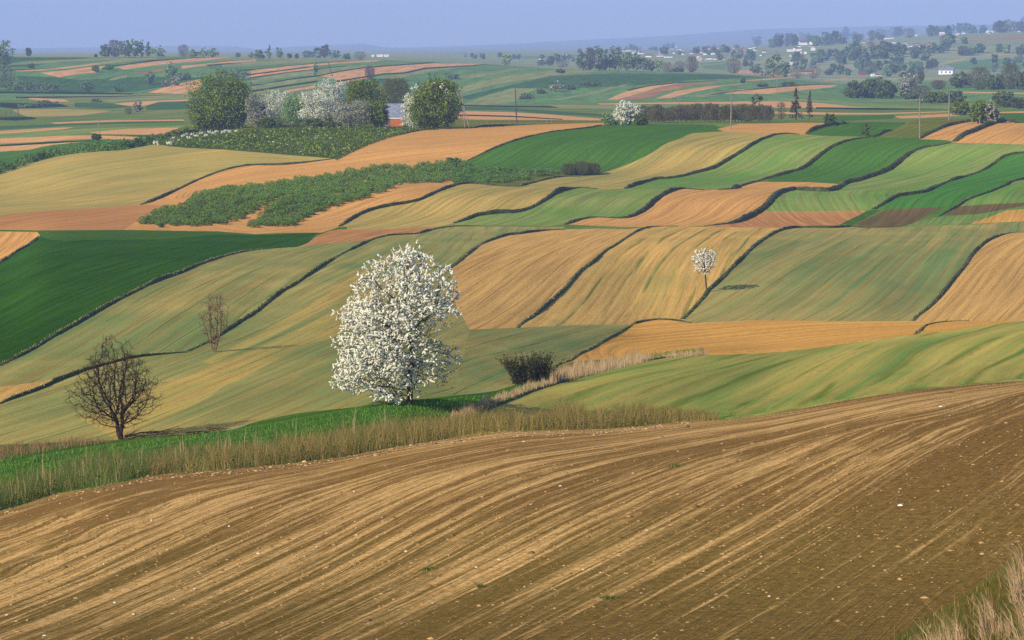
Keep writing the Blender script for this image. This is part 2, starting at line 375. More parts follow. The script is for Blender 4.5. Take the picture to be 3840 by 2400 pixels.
fm('mid_green', S(80,126,76), S(62,112,66), 0.5, line=S(44,80,44), line_amt=0.4, streak=1.2, grain=0.6, patch=1.4, bump=0.35)
fm('brown', S(116,98,66), S(92,78,54), 0.5, line=S(64,48,34), line_amt=0.5, streak=1.3, grain=1.0)
fm('grass', S(86,112,46), S(52,92,34), 0.5, streak=0.3, grain=1.6, patch=1.6)
fm('rough', S(130,120,66), S(70,96,42), 0.5, streak=0.3, grain=1.8, patch=1.8)
fm('corner', S(118,94,50), S(90,92,44), 0.45, streak=0.8, grain=1.5, patch=1.2)
fm('meadow', S(140,136,84), S(70,108,64), 0.6, streak=1.8, grain=0.6, patch=1.6, vs=0.14)
fm('garden', S(92,106,50), S(44,70,30), 0.55, streak=0.6, grain=1.8, patch=1.4)
fm('far_green', S(112,140,80), S(80,120,70), 0.55, streak=1.6, grain=0.5, patch=1.4, vs=0.10, bump=0.1)
fm('far_dark', S(72,104,58), S(56,92,52), 0.55, streak=1.2, grain=0.6, patch=1.6, vs=0.12, bump=0.1)
fm('far_olive', S(150,146,92), S(116,130,80), 0.5, streak=1.6, grain=0.5, patch=1.3, vs=0.12, bump=0.1)
fm('far_tan', S(214,160,108), S(190,140,94), 0.4, streak=1.3, grain=0.4, patch=1.2, vs=0.12, bump=0.1)
fm('far_red', S(176,124,88), S(150,104,74), 0.5, streak=1.3, grain=0.4, patch=1.2, vs=0.12, bump=0.1)
fm('far_line', S(40,58,38), S(30,44,32), 0.5, grain=1.0, bump=0.1)
fm('plain', S(156,156,116), S(112,132,94), 0.5, streak=2.6, grain=0.4, patch=1.0, vs=0.02, bump=0.05)

# near ploughed field: brown earth with pale dry ridges along the rows
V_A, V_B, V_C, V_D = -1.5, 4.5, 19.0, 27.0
def near_mat():
    t = NT('soil_ploughed_near'); t.p.inputs['Specular IOR Level'].default_value = 0.0; u, v = t.uv(); M = t.math
    wob = t.noise(t.vec(M('MULTIPLY', u, 0.03), M('MULTIPLY', v, 0.2)), 1.0, 2.0)
    vv = M('ADD', v, M('MULTIPLY', wob, 0.8))
    broad = t.noise(t.vec(M('MULTIPLY', u, 0.01), M('MULTIPLY', vv, 0.42)), 1.0, 3.0, 0.6)
    n1 = t.noise(t.vec(M('MULTIPLY', u, 0.035), M('MULTIPLY', vv, 2.6)), 1.0, 6.0, 0.74)
    n2 = t.noise(t.vec(M('MULTIPLY', u, 0.30), M('MULTIPLY', vv, 9.0)), 1.0, 4.0, 0.7)
    n3 = t.noise(t.coord(), 6.0, 5.0, 0.7)
    n5 = t.noise(t.coord(), 0.03, 2.0, 0.5)
    k = M('ADD', M('MULTIPLY', M('SUBTRACT', broad, 0.5), 1.3), M('MULTIPLY', M('SUBTRACT', n5, 0.5), 0.9))
    k = M('ADD', k, M('MULTIPLY', M('SUBTRACT', n1, 0.5), 2.2))
    k = M('ADD', k, M('MULTIPLY', M('SUBTRACT', n2, 0.5), 1.0))
    # light put into the soil colour: bright band along rows, darker bottom and verge
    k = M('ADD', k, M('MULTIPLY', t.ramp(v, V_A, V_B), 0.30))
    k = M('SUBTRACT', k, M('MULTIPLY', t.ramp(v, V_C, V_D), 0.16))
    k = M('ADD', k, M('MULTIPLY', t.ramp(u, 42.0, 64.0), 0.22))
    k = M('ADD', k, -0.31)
    straw = t.ramp(k, -0.02, 0.46)  # dry straw streaks together with the painted light band
    green = t.ramp(M('ADD', n5, M('MULTIPLY', n1, 0.4)), 0.62, 0.9)
    earth = t.mix(t.ramp(n3, 0.3, 0.7), S(112,83,41), S(158,120,65))
    earth = t.mix(M('MULTIPLY', green, 0.4), earth, S(104,98,44))
    pale = t.mix(t.ramp(n3, 0.3, 0.7), S(196,148,80), S(238,192,120))
    c = t.mix(straw, earth, pale)
    furrow = t.ramp(t.noise(t.vec(M('MULTIPLY', u, 0.015), M('MULTIPLY', vv, 1.3)), 1.0, 3.0, 0.55), 0.29, 0.36)
    c = t.mix(M('MULTIPLY', M('SUBTRACT', 1.0, furrow), 0.5), c, S(84,62,34))
    t.put(t.p.inputs['Base Color'], c)
    h = M('ADD', M('ADD', M('MULTIPLY', n1, 1.0), M('MULTIPLY', n2, 0.5)), M('MULTIPLY', n3, 0.35))
    h = M('ADD', h, M('MULTIPLY', furrow, 0.3))
    t.bump(h, 1.0, 0.12)
    return t.m
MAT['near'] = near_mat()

# ------------------------------------------------------------------ the fields, painted order: later lies over earlier
FIELDS = []
def fld(name, mat, guide, *parts, label=None):
    pts = []
    for p in parts:
        if isinstance(p, str):
            pts.append(E[p[1:]][::-1] if p[0] == '-' else E[p])
        else:
            pts.append(np.array([p], float))
    FIELDS.append((name, mat, guide, np.vstack(pts), label))
def poly(name, mat, guide, pts, label=None, smooth=True):
    P = np.array(pts, float)
    FIELDS.append((name, mat, guide, P, label))
X0, X1 = -1990, 5790
FL = [(X0,215),(0,213),(350,215),(700,212),(960,222),(1436,225),(1813,240),(2079,258),(2500,270),(2880,288),(3142,315),(3400,310),(3840,290),(X1,280)]
poly('plain', 'plain', 'flat', [(X0,150),(X1,20)] + FL[::-1], 'hazy blue green plain reaching the skyline')
poly('ridge_meadow', 'far_green', 'ridge', FL + [(X1,380),(3400,380),(2277,382),(1700,398),(1200,335),(750,338),(0,375),(X0,422)], 'blue green meadows on the far ridge')
poly('valley_meadow', 'meadow', 'flat', [(X0,422),(0,375),(750,338),(1200,335),(1700,398),(2277,382),(3400,380),(X1,380),(X1,900),(X0,900)], 'green meadow strips on the valley floor')
# far ridge strips
def strip(mat, guide, *pts): poly('field', mat, guide, pts)
strip('far_dark','ridge',(0,214),(350,216),(300,222),(100,228),(40,238),(0,240))
strip('far_olive','ridge',(40,238),(198,226),(420,216),(620,213),(500,221),(280,230),(120,240),(40,243))
strip('far_dark','ridge',(40,243),(180,239),(140,247),(40,250))
strip('far_tan','ridge',(60,265),(198,257),(357,237),(476,223),(595,216),(560,221),(397,239),(278,253),(159,265),(71,268))
strip('far_olive','ridge',(476,223),(640,215),(690,213),(560,221),(420,238),(330,244))
strip('far_tan','ridge',(151,273),(278,259),(341,251),(397,248),(381,259),(357,273),(298,276),(222,290))
strip('far_line','ridge',(397,246),(470,240),(560,226),(690,218),(830,213),(690,220),(580,230),(480,242),(420,249))
strip('far_tan','ridge',(429,253),(496,241),(595,229),(714,220),(849,213),(857,216),(754,228),(635,238),(516,254),(468,260))
strip('far_olive','ridge',(857,216),(960,214),(1130,214),(960,222),(800,229),(640,243),(560,250),(640,238),(754,228))
strip('far_tan','ridge',(679,247),(794,237),(873,229),(960,223),(960,229),(833,239),(683,257))
strip('far_line','ridge',(770,243),(860,236),(960,234),(870,240),(780,247))
strip('far_olive','ridge',(960,229),(1100,225),(1300,222),(1436,222),(1400,225),(1198,232),(1079,238),(960,246),(830,252),(833,243))
strip('far_line','ridge',(850,264),(960,258),(1079,246),(1198,236),(1317,228),(1317,230),(1198,239),(1079,249),(960,263),(860,268))
strip('far_tan','ridge',(909,273),(960,261),(1079,248),(1198,238),(1317,230),(1436,224),(1408,231),(1277,238),(1158,249),(1039,265),(960,275),(920,279))
strip('far_tan','ridge',(935,286),(960,278),(1079,264),(1182,252),(1182,258),(1079,270),(960,286),(930,292))
strip('far_line','ridge',(920,279),(1039,265),(1158,249),(1160,252),(1040,269),(925,283))
strip('far_line','ridge',(930,292),(1079,270),(1182,258),(1300,246),(1300,248),(1182,261),(1079,273),(935,296))
strip('far_olive','ridge',(935,296),(1079,273),(1300,248),(1480,238),(1600,234),(1450,240),(1357,252),(1277,264),(1198,280),(1079,288),(940,312))
strip('far_line','ridge',(940,318),(1000,312),(1079,296),(1198,281),(1277,265),(1357,253),(1476,243),(1600,234),(1655,232),(1600,238),(1476,247),(1357,257),(1277,269),(1198,286),(1079,300),(1000,318),(945,323))
strip('far_tan','ridge',(1198,285),(1277,269),(1357,257),(1476,247),(1635,237),(1813,239),(1773,244),(1595,253),(1515,271),(1436,275),(1317,294),(1262,302),(1240,292))
strip('far_olive','ridge',(945,323),(1079,301),(1198,287),(1230,296),(1130,308),(945,336))
strip('far_line','ridge',(945,340),(1079,318),(1190,302),(1190,308),(1079,324),(945,346))
strip('far_olive','ridge',(945,346),(1079,326),(1185,312),(1185,318),(1050,338),(950,354))
strip('far_tan','ridge',(1060,341),(1182,320),(1182,329),(1080,346))
strip('far_line','ridge',(1262,302),(1317,294),(1436,275),(1515,271),(1595,253),(1773,244),(1850,240),(1773,248),(1600,258),(1520,276),(1440,280),(1330,298),(1262,309))
strip('far_tan','ridge',(1262,310),(1337,296),(1389,288),(1389,296),(1317,310),(1262,318))
strip('far_olive','ridge',(1400,292),(1520,277),(1600,259),(1773,248),(1654,262),(1555,280),(1472,297))
strip('far_dark','ridge',(1400,298),(1500,296),(1560,300),(1500,310),(1390,312))
strip('far_dark','ridge',(60,285),(220,290),(300,286),(420,280),(560,268),(700,262),(900,272),(880,300),(640,322),(500,344),(220,344),(80,320))
strip('far_green','ridge',(220,292),(360,280),(520,268),(700,256),(880,258),(905,272),(800,286),(700,292),(560,286),(430,292),(300,300))
strip('far_olive','ridge',(400,302),(440,288),(480,280),(470,292),(430,300))
strip('far_red','ridge',(500,272),(560,266),(620,256),(610,266),(540,276))
strip('far_tan','ridge',(555,347),(635,322),(750,296),(760,320),(746,336),(698,353))
# centre ridge strips
strip('far_olive','ridgem',(1686,340),(1793,310),(1920,281),(2079,263),(2350,262),(2240,268),(2079,284),(1920,307),(1833,320),(1714,354))
strip('far_olive','ridgem',(1714,290),(1813,271),(1920,259),(2040,256),(1920,265),(1833,283),(1750,294))
strip('far_olive','ridgem',(1740,392),(1754,384),(1833,356),(1920,332),(2015,332),(1960,354),(1935,378),(1860,392))
strip('far_dark','ridgem',(1700,368),(1800,346),(1920,318),(2060,286),(2300,276),(2700,278),(2880,290),(2600,300),(2420,318),(2200,330),(2015,331),(1920,330),(1760,374))
strip('far_olive','ridgem',(2070,374),(2180,354),(2280,330),(2370,312),(2290,336),(2190,360),(2090,376))
strip('far_tan','ridgeo',(2277,374),(2357,338),(2436,322),(2531,310),(2545,313),(2476,326),(2396,350),(2317,373))
strip('far_line','ridgeo',(2350,337),(2436,319),(2540,308),(2700,302),(2540,312),(2436,323),(2357,341))
strip('far_red','ridgeo',(2321,374),(2396,352),(2476,328),(2548,314),(2722,304),(2595,320),(2495,342),(2436,366),(2388,372))
strip('far_tan','ridgeo',(2456,370),(2535,342),(2634,326),(2833,310),(2714,322),(2595,346),(2515,368))
strip('far_olive','ridgeo',(2600,362),(2680,345),(2780,336),(2840,332),(2714,350),(2640,364))
strip('far_tan','ridgeo',(2714,351),(2773,335),(2880,330),(2999,319),(3142,319),(3118,328),(2959,342),(2880,353))
strip('far_line','ridgeo',(2640,360),(2700,347),(2790,336),(2880,328),(3000,318),(3142,312),(3000,322),(2880,332),(2780,340),(2700,352))
strip('far_tan','ridgeo',(2761,305),(2880,294),(3011,289),(2880,300))
strip('far_tan','ridgeo',(3090,300),(3180,293),(3170,297),(3095,303))
# valley floor strips
strip('far_line','flat',(0,342),(300,344),(500,350),(500,354),(200,352),(0,350))
strip('far_tan','flat',(110,366),(246,374),(258,380),(198,382),(107,372))
strip('far_olive','flat',(60,360),(400,356),(700,352),(720,362),(400,366),(100,366))
strip('far_line','flat',(60,362),(420,360),(720,354),(420,364),(60,368))
strip('far_olive','flat',(380,376),(560,366),(720,358),(720,370),(520,374),(420,384))
strip('far_line','flat',(0,385),(230,390),(260,400),(60,408),(0,402))
strip('far_tan','flat',(417,390),(516,380),(710,372),(706,378),(595,382),(548,396),(498,398))
strip('far_dark','flat',(544,397),(595,383),(710,380),(706,410),(552,413))
strip('far_dark','flat',(280,384),(420,388),(500,400),(420,408),(280,402))
strip('sprout_tan','flat',(44,413),(70,408),(300,410),(420,416),(300,434),(140,438),(110,441))
strip('far_line','flat',(0,440),(120,438),(140,446),(60,452),(0,450))
strip('far_tan','flat',(190,460),(397,451),(690,448),(690,453),(450,456),(210,465))
strip('far_dark','flat',(0,474),(240,463),(450,456),(690,454),(690,458),(400,466),(240,472),(100,482),(0,487))
strip('far_tan','flat',(0,491),(198,479),(278,477),(238,485),(120,494),(0,502))
strip('pale_green','flat',(0,503),(240,486),(480,476),(700,470),(700,479),(476,483),(330,498),(240,508),(0,518))
strip('far_tan','flat',(0,519),(238,509),(357,507),(516,513),(530,516),(496,523),(345,519),(159,531),(0,538))
strip('far_line','flat',(0,543),(160,534),(345,525),(345,530),(160,540),(0,549))
strip('far_tan','flat',(0,550),(198,538),(341,529),(330,534),(198,545),(159,549),(119,560),(0,569))
strip('far_tan','flat',(333,497),(476,483),(595,479),(690,479),(690,495),(635,501),(555,505),(380,503))
strip('far_dark','flat',(360,507),(555,506),(640,502),(690,500),(690,510),(540,514))
strip('far_tan','flat',(1690,420),(1714,416),(1920,421),(2079,431),(2257,445),(2330,448),(2300,455),(2039,452),(1920,452),(1706,446))
strip('far_line','flat',(1720,429),(1920,434),(2110,446),(2110,449),(1920,439),(1720,434))
strip('far_dark','flat',(1700,400),(1900,404),(2200,424),(2340,432),(2340,440),(2100,430),(1900,414),(1700,412))
strip('far_line','flat',(1720,393),(1900,396),(2330,400),(2330,406),(1900,402),(1720,398))
strip('far_olive','flat',(2040,392),(2330,396),(2416,400),(2330,410),(2100,404))
strip('far_tan','flat',(2240,388),(2416,385),(2880,379),(3039,384),(3396,405),(3380,408),(3197,404),(2880,404),(2600,398),(2880,390),(2416,390),(2250,392))
strip('pale_green','flat',(2880,368),(3039,374),(3396,396),(3560,396),(3560,410),(3396,412),(3200,400),(3039,382),(2880,378))
strip('far_line','flat',(3060,402),(3300,405),(3600,410),(3300,412),(3060,408))
strip('far_tan','flat',(2900,418),(3100,422),(3300,424),(3600,416),(3560,420),(3300,429),(3100,430),(2900,426))
strip('far_tan','flat',(3345,436),(3500,430),(3600,426),(3600,434),(3450,442),(3380,444))
strip('green','flat',(3110,436),(3345,430),(3360,436),(3345,446),(3200,452),(3110,458))
strip('green','flat',(3700,430),(3730,424),(4400,420),(4400,464),(3700,464))
strip('far_tan','flat',(3730,420),(3840,417),(4300,414),(4300,420),(3735,424))
strip('far_tan','flat',(3530,345),(3620,344),(3840,348),(4200,346),(4200,352),(3840,353),(3620,348))
# plain and village fields
strip('far_tan','flat',(2730,266),(2800,264),(2960,272),(3060,262),(3060,276),(2900,282),(2780,278))
strip('far_tan','flat',(3535,235),(3620,218),(3640,214),(3600,226),(3560,233))
strip('far_green','flat',(3540,240),(3700,222),(3840,215),(3840,260),(3600,262))
strip('far_olive','flat',(3740,242),(3840,226),(3840,234),(3750,246))
strip('far_tan','flat',(3680,206),(3800,201),(3830,202),(3720,208))
strip('far_red','flat',(3612,154),(3720,146),(3840,137),(4300,110),(4300,118),(3840,147),(3720,152),(3620,158))
strip('far_olive','flat',(3570,128),(3720,124),(3840,120),(4300,95),(4300,110),(3840,136),(3720,144),(3600,148))
strip('far_olive','flat',(2500,196),(2700,190),(2880,182),(2880,186),(2700,194),(2520,200))
strip('far_green','flat',(2620,236),(2720,230),(2720,262),(2640,256))
strip('far_olive','flat',(2620,244),(2720,234),(2715,240),(2630,248))
strip('far_green','flat',(1920,212),(2200,205),(2200,214),(1920,222))
strip('far_olive','flat',(1700,196),(1960,200),(1960,203),(1700,200))

# hilltop and terraces
poly('field', 'green', 'flat', [(X0,690),(0,569),(99,564),(198,543),(278,535),(357,527),(520,522),(600,520),(600,545),(516,560),(238,590),(0,660),(X0,760)], 'strip of green grass behind the hedge')
poly('field', 'rough', 'flat', [(560,520),(700,470),(1000,462),(1600,455),(1720,448),(2300,452),(2300,474),(1700,486),(1300,580)], 'rough grass round the orchard')
fld('field', 'garden', 'flat', (583,542),(600,522),(720,500),(900,484),(1200,474),(1480,474),(1600,484),'-o1top','-t1top', label='x')
FIELDS[-1] = FIELDS[-1][:3] + (np.vstack([np.array([(583,542),(600,522),(720,500),(900,484),(1200,474),(1480,474),(1595,487)]), E['o1top'][E['o1top'][:,0] < 1590][::-1], E['t1top'][E['t1top'][:,0] > 583][::-1]]), 'dark green garden plot below the house')
fld('field', 'upper_tan', 'k0', '-t1bot', (0,809),(X0,840),(X0,900),(140,890),(464,880),(1000,880),(1300,790),(1700,700),(1800,640),'k1','-o1top','-k0', label='long tan field over the hilltop')
fld('field', 'pink', 't1_rows', '-t1bot',(X0,815),(X0,880),(0,860),(140,863),(181,867),(464,861),(560,800),(640,772),(534,767), label='rough pinkish ploughed ground')
fld('field', 'sprout_tan', 't1_rows', 't1top','-k0','-t1bot',(X0,820),(X0,700), label='wide tan field with thin green shoots')
poly('field', 'green', 'k1', [(1700,640)] + list(map(tuple, E['k1'])) + [(2290,464),(2400,466),(2600,466),(2680,470),(2714,484)] + list(map(tuple, E['g1right'])) + [(2100,700),(1700,700)], 'bright green field on the hilltop')
fld('field', 'rough', 'k5', (1600,690),(1734,690),(1800,650),(2000,640),(2230,650),'-k3', label='weedy ground beside the shrubs')
fld('field', 'sprout_tan', 'k2', (1277,849),'k5','k3','-g1right',(2714,492),(2800,496),(2880,499),(2940,503),'-k2',(2233,708),'-k4',(1640,850),(1516,856),(1397,863),(1277,860), label='tan green striped terrace')
fld('field', 'pale_green', 'k2', 'k4',(2349,707),'k2',(3080,508),(3182,512),(3277,514),'-k7',(2634,712),'-k6',(2050,848),(1960,846),(1830,844),(1706,843), label='pale green terrace with drilled rows')
fld('field', 'upper_tan', 'k8', 'k6',(2698,712),(2753,708),(2793,694),(2833,683),(2880,682),(3040,683),(3174,685),(3138,710),'-k8',(2560,850),(2480,851),(2350,851), label='orange tan terrace')
fld('field', 'green', 'k7', 'k7',(3350,511),(3440,516),(3455,521),(3550,527),(3566,534),'-k8',label='dark green terrace')
FIELDS[-1] = FIELDS[-1][:3] + (np.vstack([E['k7'][E['k7'][:,0] > 2870], [(3350,511),(3440,516),(3455,521),(3550,527),(3566,534)], E['k8'][E['k8'][:,0] > 3170][::-1], [(3040,683),(2880,682)]]), 'dark green terrace')
fld('field', 'pale_green', 'k9', 'k8',(3586,541),(3713,541),(3840,544),(4300,550),'-k9',(3240,791),(3197,790),(3039,792),(2850,794), label='wide green terrace with faint rows')
FIELDS[-1] = FIELDS[-1][:3] + (np.vstack([E['k8'][E['k8'][:,0] > 2848], [(3586,541),(3713,541),(3840,544),(4300,550)], E['k9'][::-1], [(3240,791),(3197,790),(3039,792),(2850,794)]]), 'wide green terrace with faint rows')
poly('field', 'pink', 'k9', [tuple(p) for p in E['k8'][E['k8'][:,0] < 2852]] + [(2850,793),(3039,792),(3197,790),(3250,790),(3225,805),(3158,837),(3142,847),(3100,856),(2999,856),(2650,853)], 'pinkish ploughed terrace')
poly('verge', 'grass', 'k9', [(3142,848),(3158,837),(3225,805),(3260,789),(3281,784),(3300,790),(3270,806),(3205,841),(3190,850)], 'green grass strip beside brown plot')
fld('field', 'mid_green', 'k10', 'k9','-k10',(3500,794),(3324,786), label='green terrace on the right')
fld('field', 'pale_green', 'k10', 'k10',(4200,760),(3840,760),(3594,774), label='green field at the right edge')
poly('field', 'pale_green', 'k10', [(3356,858),(3400,845),(3436,833),(3523,812),(3560,806),(3674,802),(3753,788),(3840,770),(4200,765),(4200,850),(3840,840),(3500,855)], 'light green plot')
poly('field', 'brown', 'k10', [(3293,802),(3324,785),(3436,780),(3555,775),(3499,794),(3436,833),(3400,845),(3356,857),(3309,855),(3245,850),(3205,841)], 'dark brown ploughed plot')
poly('field', 'brown', 'k10', [(3594,774),(3700,766),(3840,760),(4200,752),(4200,764),(3840,772),(3753,788),(3674,802),(3547,809)], 'narrow brown plot at the right edge')
poly('field', 'orange', 'k10', [(3634,840),(3713,813),(3773,790),(3840,784),(4200,775),(4200,830),(3840,829)], 'small orange plot at the right edge')
poly('field', 'rough', 'k11', [(3290,516),(3313,497),(3396,468),(3450,446),(3600,440),(3700,455),(3640,458),(3555,475),(3495,499),(3451,521),(3400,516)], 'rough grass plot by the pole')
poly('field', 'upper_tan', 'flat', [(2690,484),(2773,464),(2880,463),(3000,460),(3102,461),(3070,473),(3039,487),(3027,505),(2999,505),(2940,504),(2890,501),(2800,497),(2720,494)], 'small tan plot beside the pole')
poly('field', 'green', 'g9left', [tuple(p) for p in E['g9left']] + [(3277,457),(3396,459),(3370,478),(3313,497),(3300,514),(3217,512),(3080,509)], 'dark green oval plot')
fld('field', 'upper_tan', 'k12', '-k11',(3705,461),(3790,456),'-k12',(3550,525),(3455,522), label='small tan plot beside the right pole')
FIELDS[-1] = FIELDS[-1][:3] + (np.vstack([E['k11'], [(3705,461),(3760,452)], E['k12'][E['k12'][:,0] < 3765][::-1], [(3550,525),(3455,522)]]), 'small tan plot beside the right pole')
fld('field', 'upper_tan', 'k12', 'k12',(3840,462),(4300,455),(4300,550),(3840,542),(3713,538),(3586,536), label='tan plot at the right edge')

# lower slope
poly('verge', 'grass', 'flat', [(X0,880),(0,861),(151,864),(464,862),(700,866),(850,868),(960,872),(1190,862),(1300,850),(1300,870),(1190,880),(813,884),(595,902),(357,904),(210,906),(140,890),(0,872),(X0,890)], 'grassy track along the brow')
poly('field', 'upper_tan', 'k5', [(817,868),(960,866),(1111,850),(1158,817),(1218,794),(1317,764),(1397,742),(1476,706),(1515,694),(1595,688),(1734,690)] + [tuple(p) for p in E['k5'][E['k5'][:,0] < 1734][::-1]] + [(1240,862),(1206,872),(1079,873),(960,878)], 'tan strip beside the shrubs')
fld('field', 'dark_green', 'dg_rows', 'kL','dgtop','-dgright','-kA',(X0,1600),(X0,1100), label='deep green field on the left slope')
poly('field', 'upper_tan', 'kL', [(X0,890),(0,868),(140,870),(151,884)] + [tuple(p) for p in E['kL'][::-1]] + [(X0,1080)], 'small tan corner at the left edge')
poly('field', 'pink', 'kB', [(1190,884),(1230,868),(1277,859),(1397,862),(1516,856),(1635,849),(1640,853),(1619,859),(1567,876),(1456,884),(1397,899),(1238,914),(1119,926),(1158,909)], 'small pinkish plot on the brow')
fld('field', 'sprout', 'kB', 'kA',(1238,912),(1397,898),(1456,884),(1619,859),'-kB','-kC',(0,1515),(X0,1760),(X0,1580), label='sparse green field on the left slope')
FIELDS[-1] = FIELDS[-1][:3] + (np.vstack([E['kA'], [(1238,912),(1397,899)], E['kB'][E['kB'][:,0] < 1397][::-1], E['kC'][::-1], [(X0,1760),(X0,1580)]]), 'sparse green field on the left slope')
fld('field', 'tan', 'kC', 'y1top','-kC',(X0,1760),(X0,1640), label='yellow corner field at the left edge')
FIELDS[-1] = FIELDS[-1][:3] + (np.vstack([E['y1top'], E['kC'][E['kC'][:,0] < 278][::-1], [(X0,1780),(X0,1680)]]), 'yellow corner field at the left edge')
fld('field', 'sprout_green', 'm2_rows', 'kB',(1700,850),(2118,850),'-kD','-kE',(0,1668),(X0,1780),(X0,1760),'kC', label='green and tan striped field behind the blossom tree')
poly('field', 'sprout_tan', 'm2_rows', [(300,1568),(460,1500),(640,1425),(880,1335),(1100,1246),(1280,1150),(1440,1040),(1540,985),(1600,960),(1640,985),(1560,1100)] + [tuple(p) for p in E['kE'][E['kE'][:,0] < 1445][::-1]], 'tan striped strip behind the bare tree')
poly('field', 'sprout_tan', 'm2_rows', [(760,1356),(960,1256),(1200,1118),(1380,1000),(1480,940),(1500,960),(1400,1040),(1230,1150),(1000,1272),(790,1366)], 'narrow tan strip behind the blossom tree')
fld('field', 'sprout', 'm2_rows', 'kE','-t4left',(1700,1484),(1595,1496),(1317,1528),(1119,1550),(960,1582),(853,1613),(600,1637), label='sparse green field behind the blossom tree')
fld('field', 'tan', 'kF', '-t4left','kD',(2250,857),(2350,860),(2476,847),'-kF','-t4bot', label='tan slope right of the blossom tree')
fld('field', 'tan_sprout', 'kF', 'kF',(2650,851),(2800,853),(2951,857),(2999,853),'-kG',(2480,1199),(2416,1208),(2376,1217),'-t5bot', label='tan slope with green drill lines')
FIELDS[-1] = FIELDS[-1][:3] + (np.vstack([E['kF'], [(2650,851),(2800,853)], E['kG'][E['kG'][:,0] < 2990][::-1], [(2480,1199)], E['t5bot'][::-1]]), 'tan slope with green drill lines')
fld('field', 'sprout', 'm4_rows', 'kG',(3400,850),(3640,843),(3840,830),(4300,820),'-kI','-m4bot', label='broad sparse green slope')
fld('field', 'tan', 't6_rows', 'kI',(4300,866),(4300,1140),(3840,1204),'-kJ',(3428,1206), label='tan slope at the right edge')
fld('field', 'sprout', 'm3_rows', 't4bot','t5bot','-kK',(1960,1432),(1873,1462),(1700,1484), label='sparse green field by the dark bush')
poly('verge', 'rough', 'ditch', [(1860,1465),(1960,1432),(2095,1360),(2330,1338),(2500,1328),(2670,1326),(2666,1333),(2376,1366),(2178,1418),(1960,1484),(1873,1500)], 'dry ground under the reeds')
fld('field', 'orange', 'o6_rows', 'kK','kH','m4bot',(3460,1206),(3520,1208),'-kJ','-o6bot', label='orange field in the valley')
fld('field', 'orange', 'o6_rows', 'kJ',(3840,1203),(4300,1140),'-o7bot', label='small orange wedge at the right')
fld('field', 'striped', 'gf_rows', 'ditch','o6bot','o7bot',(X1,1040),'-brow',(1640,1655),(1600,1640), label='green striped field on the right')
FIELDS[-1] = FIELDS[-1][:3] + (np.vstack([E['ditch'], E['o6bot'][E['o6bot'][:,0] > 2670], E['o7bot'], [(X1,1040)], E['brow'][E['brow'][:,0] > 1640][::-1]]), 'green striped field on the right')
fld('verge', 'grass', 'vtop', (X0,1790),(0,1668),'vtop','-ditch',(1635,1650),(1436,1683),(1238,1719),(960,1748),(595,1778),(397,1818),(198,1853),(0,1914),(X0,2240), label='green valley bottom beyond the ploughed field')
FIELDS[-1] = FIELDS[-1][:3] + (np.vstack([[(X0,1790),(0,1668)], E['vtop'], E['ditch'][E['ditch'][:,0] < 2090][::-1], E['brow'][E['brow'][:,0] < 1640][::-1]]), 'green valley bottom beyond the ploughed field')
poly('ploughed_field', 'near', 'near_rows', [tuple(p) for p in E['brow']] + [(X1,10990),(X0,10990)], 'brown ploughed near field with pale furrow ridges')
poly('verge', 'corner', 'near_rows', [(3300,2420),(3380,2370),(3500,2300),(3640,2210),(3740,2130),(3840,2075),(4600,1850),(5700,1800),(5700,3000),(3060,3000)], 'rough grass corner at the edge of the ploughed field')

def signed(Q, G):
    best = np.full(len(Q), 1e18); vv = np.zeros(len(Q))
    for i in range(len(G) - 1):
        ab = G[i + 1] - G[i]; l = np.linalg.norm(ab); ab = ab / l
        q = Q - G[i]; s = q @ ab
        s = np.clip(s, -1e4 if i == 0 else 0, 1e4 if i == len(G) - 2 else l); off = q - s[:, None] * ab; d = (off ** 2).sum(1)
        m = d < best; best[m] = d[m]; vv[m] = np.sign(ab[0] * q[m][:, 1] - ab[1] * q[m][:, 0]) * np.sqrt(d[m])
    return vv
def near_uv(Q, rows):
    """u along, v across the plough lines, v running evenly from one surveyed line to the next"""
    GS = [ground(q[:, 0], q[:, 1])[:, :2] for q in rows]
    D = np.array([signed(Q, g) for g in GS])                    # (lines, points): + when the point lies beyond the line
    pos = [0.0]
    for a, b in zip(GS[:-1], GS[1:]): pos.append(pos[-1] + abs(np.median(signed(b[len(b) // 4: -len(b) // 4], a))))
    v = np.where(D[0] < 0, D[0], pos[-1] + D[-1])
    for k in range(len(GS) - 1):
        m = (D[k] >= 0) & (D[k + 1] < 0)
        v[m] = pos[k] + (pos[k + 1] - pos[k]) * D[k][m] / np.maximum(D[k][m] - D[k + 1][m], 1e-6)
    ax = GS[2][-1] - GS[2][0]; ax = ax / np.linalg.norm(ax)
    return np.stack([Q @ ax, v], 1)

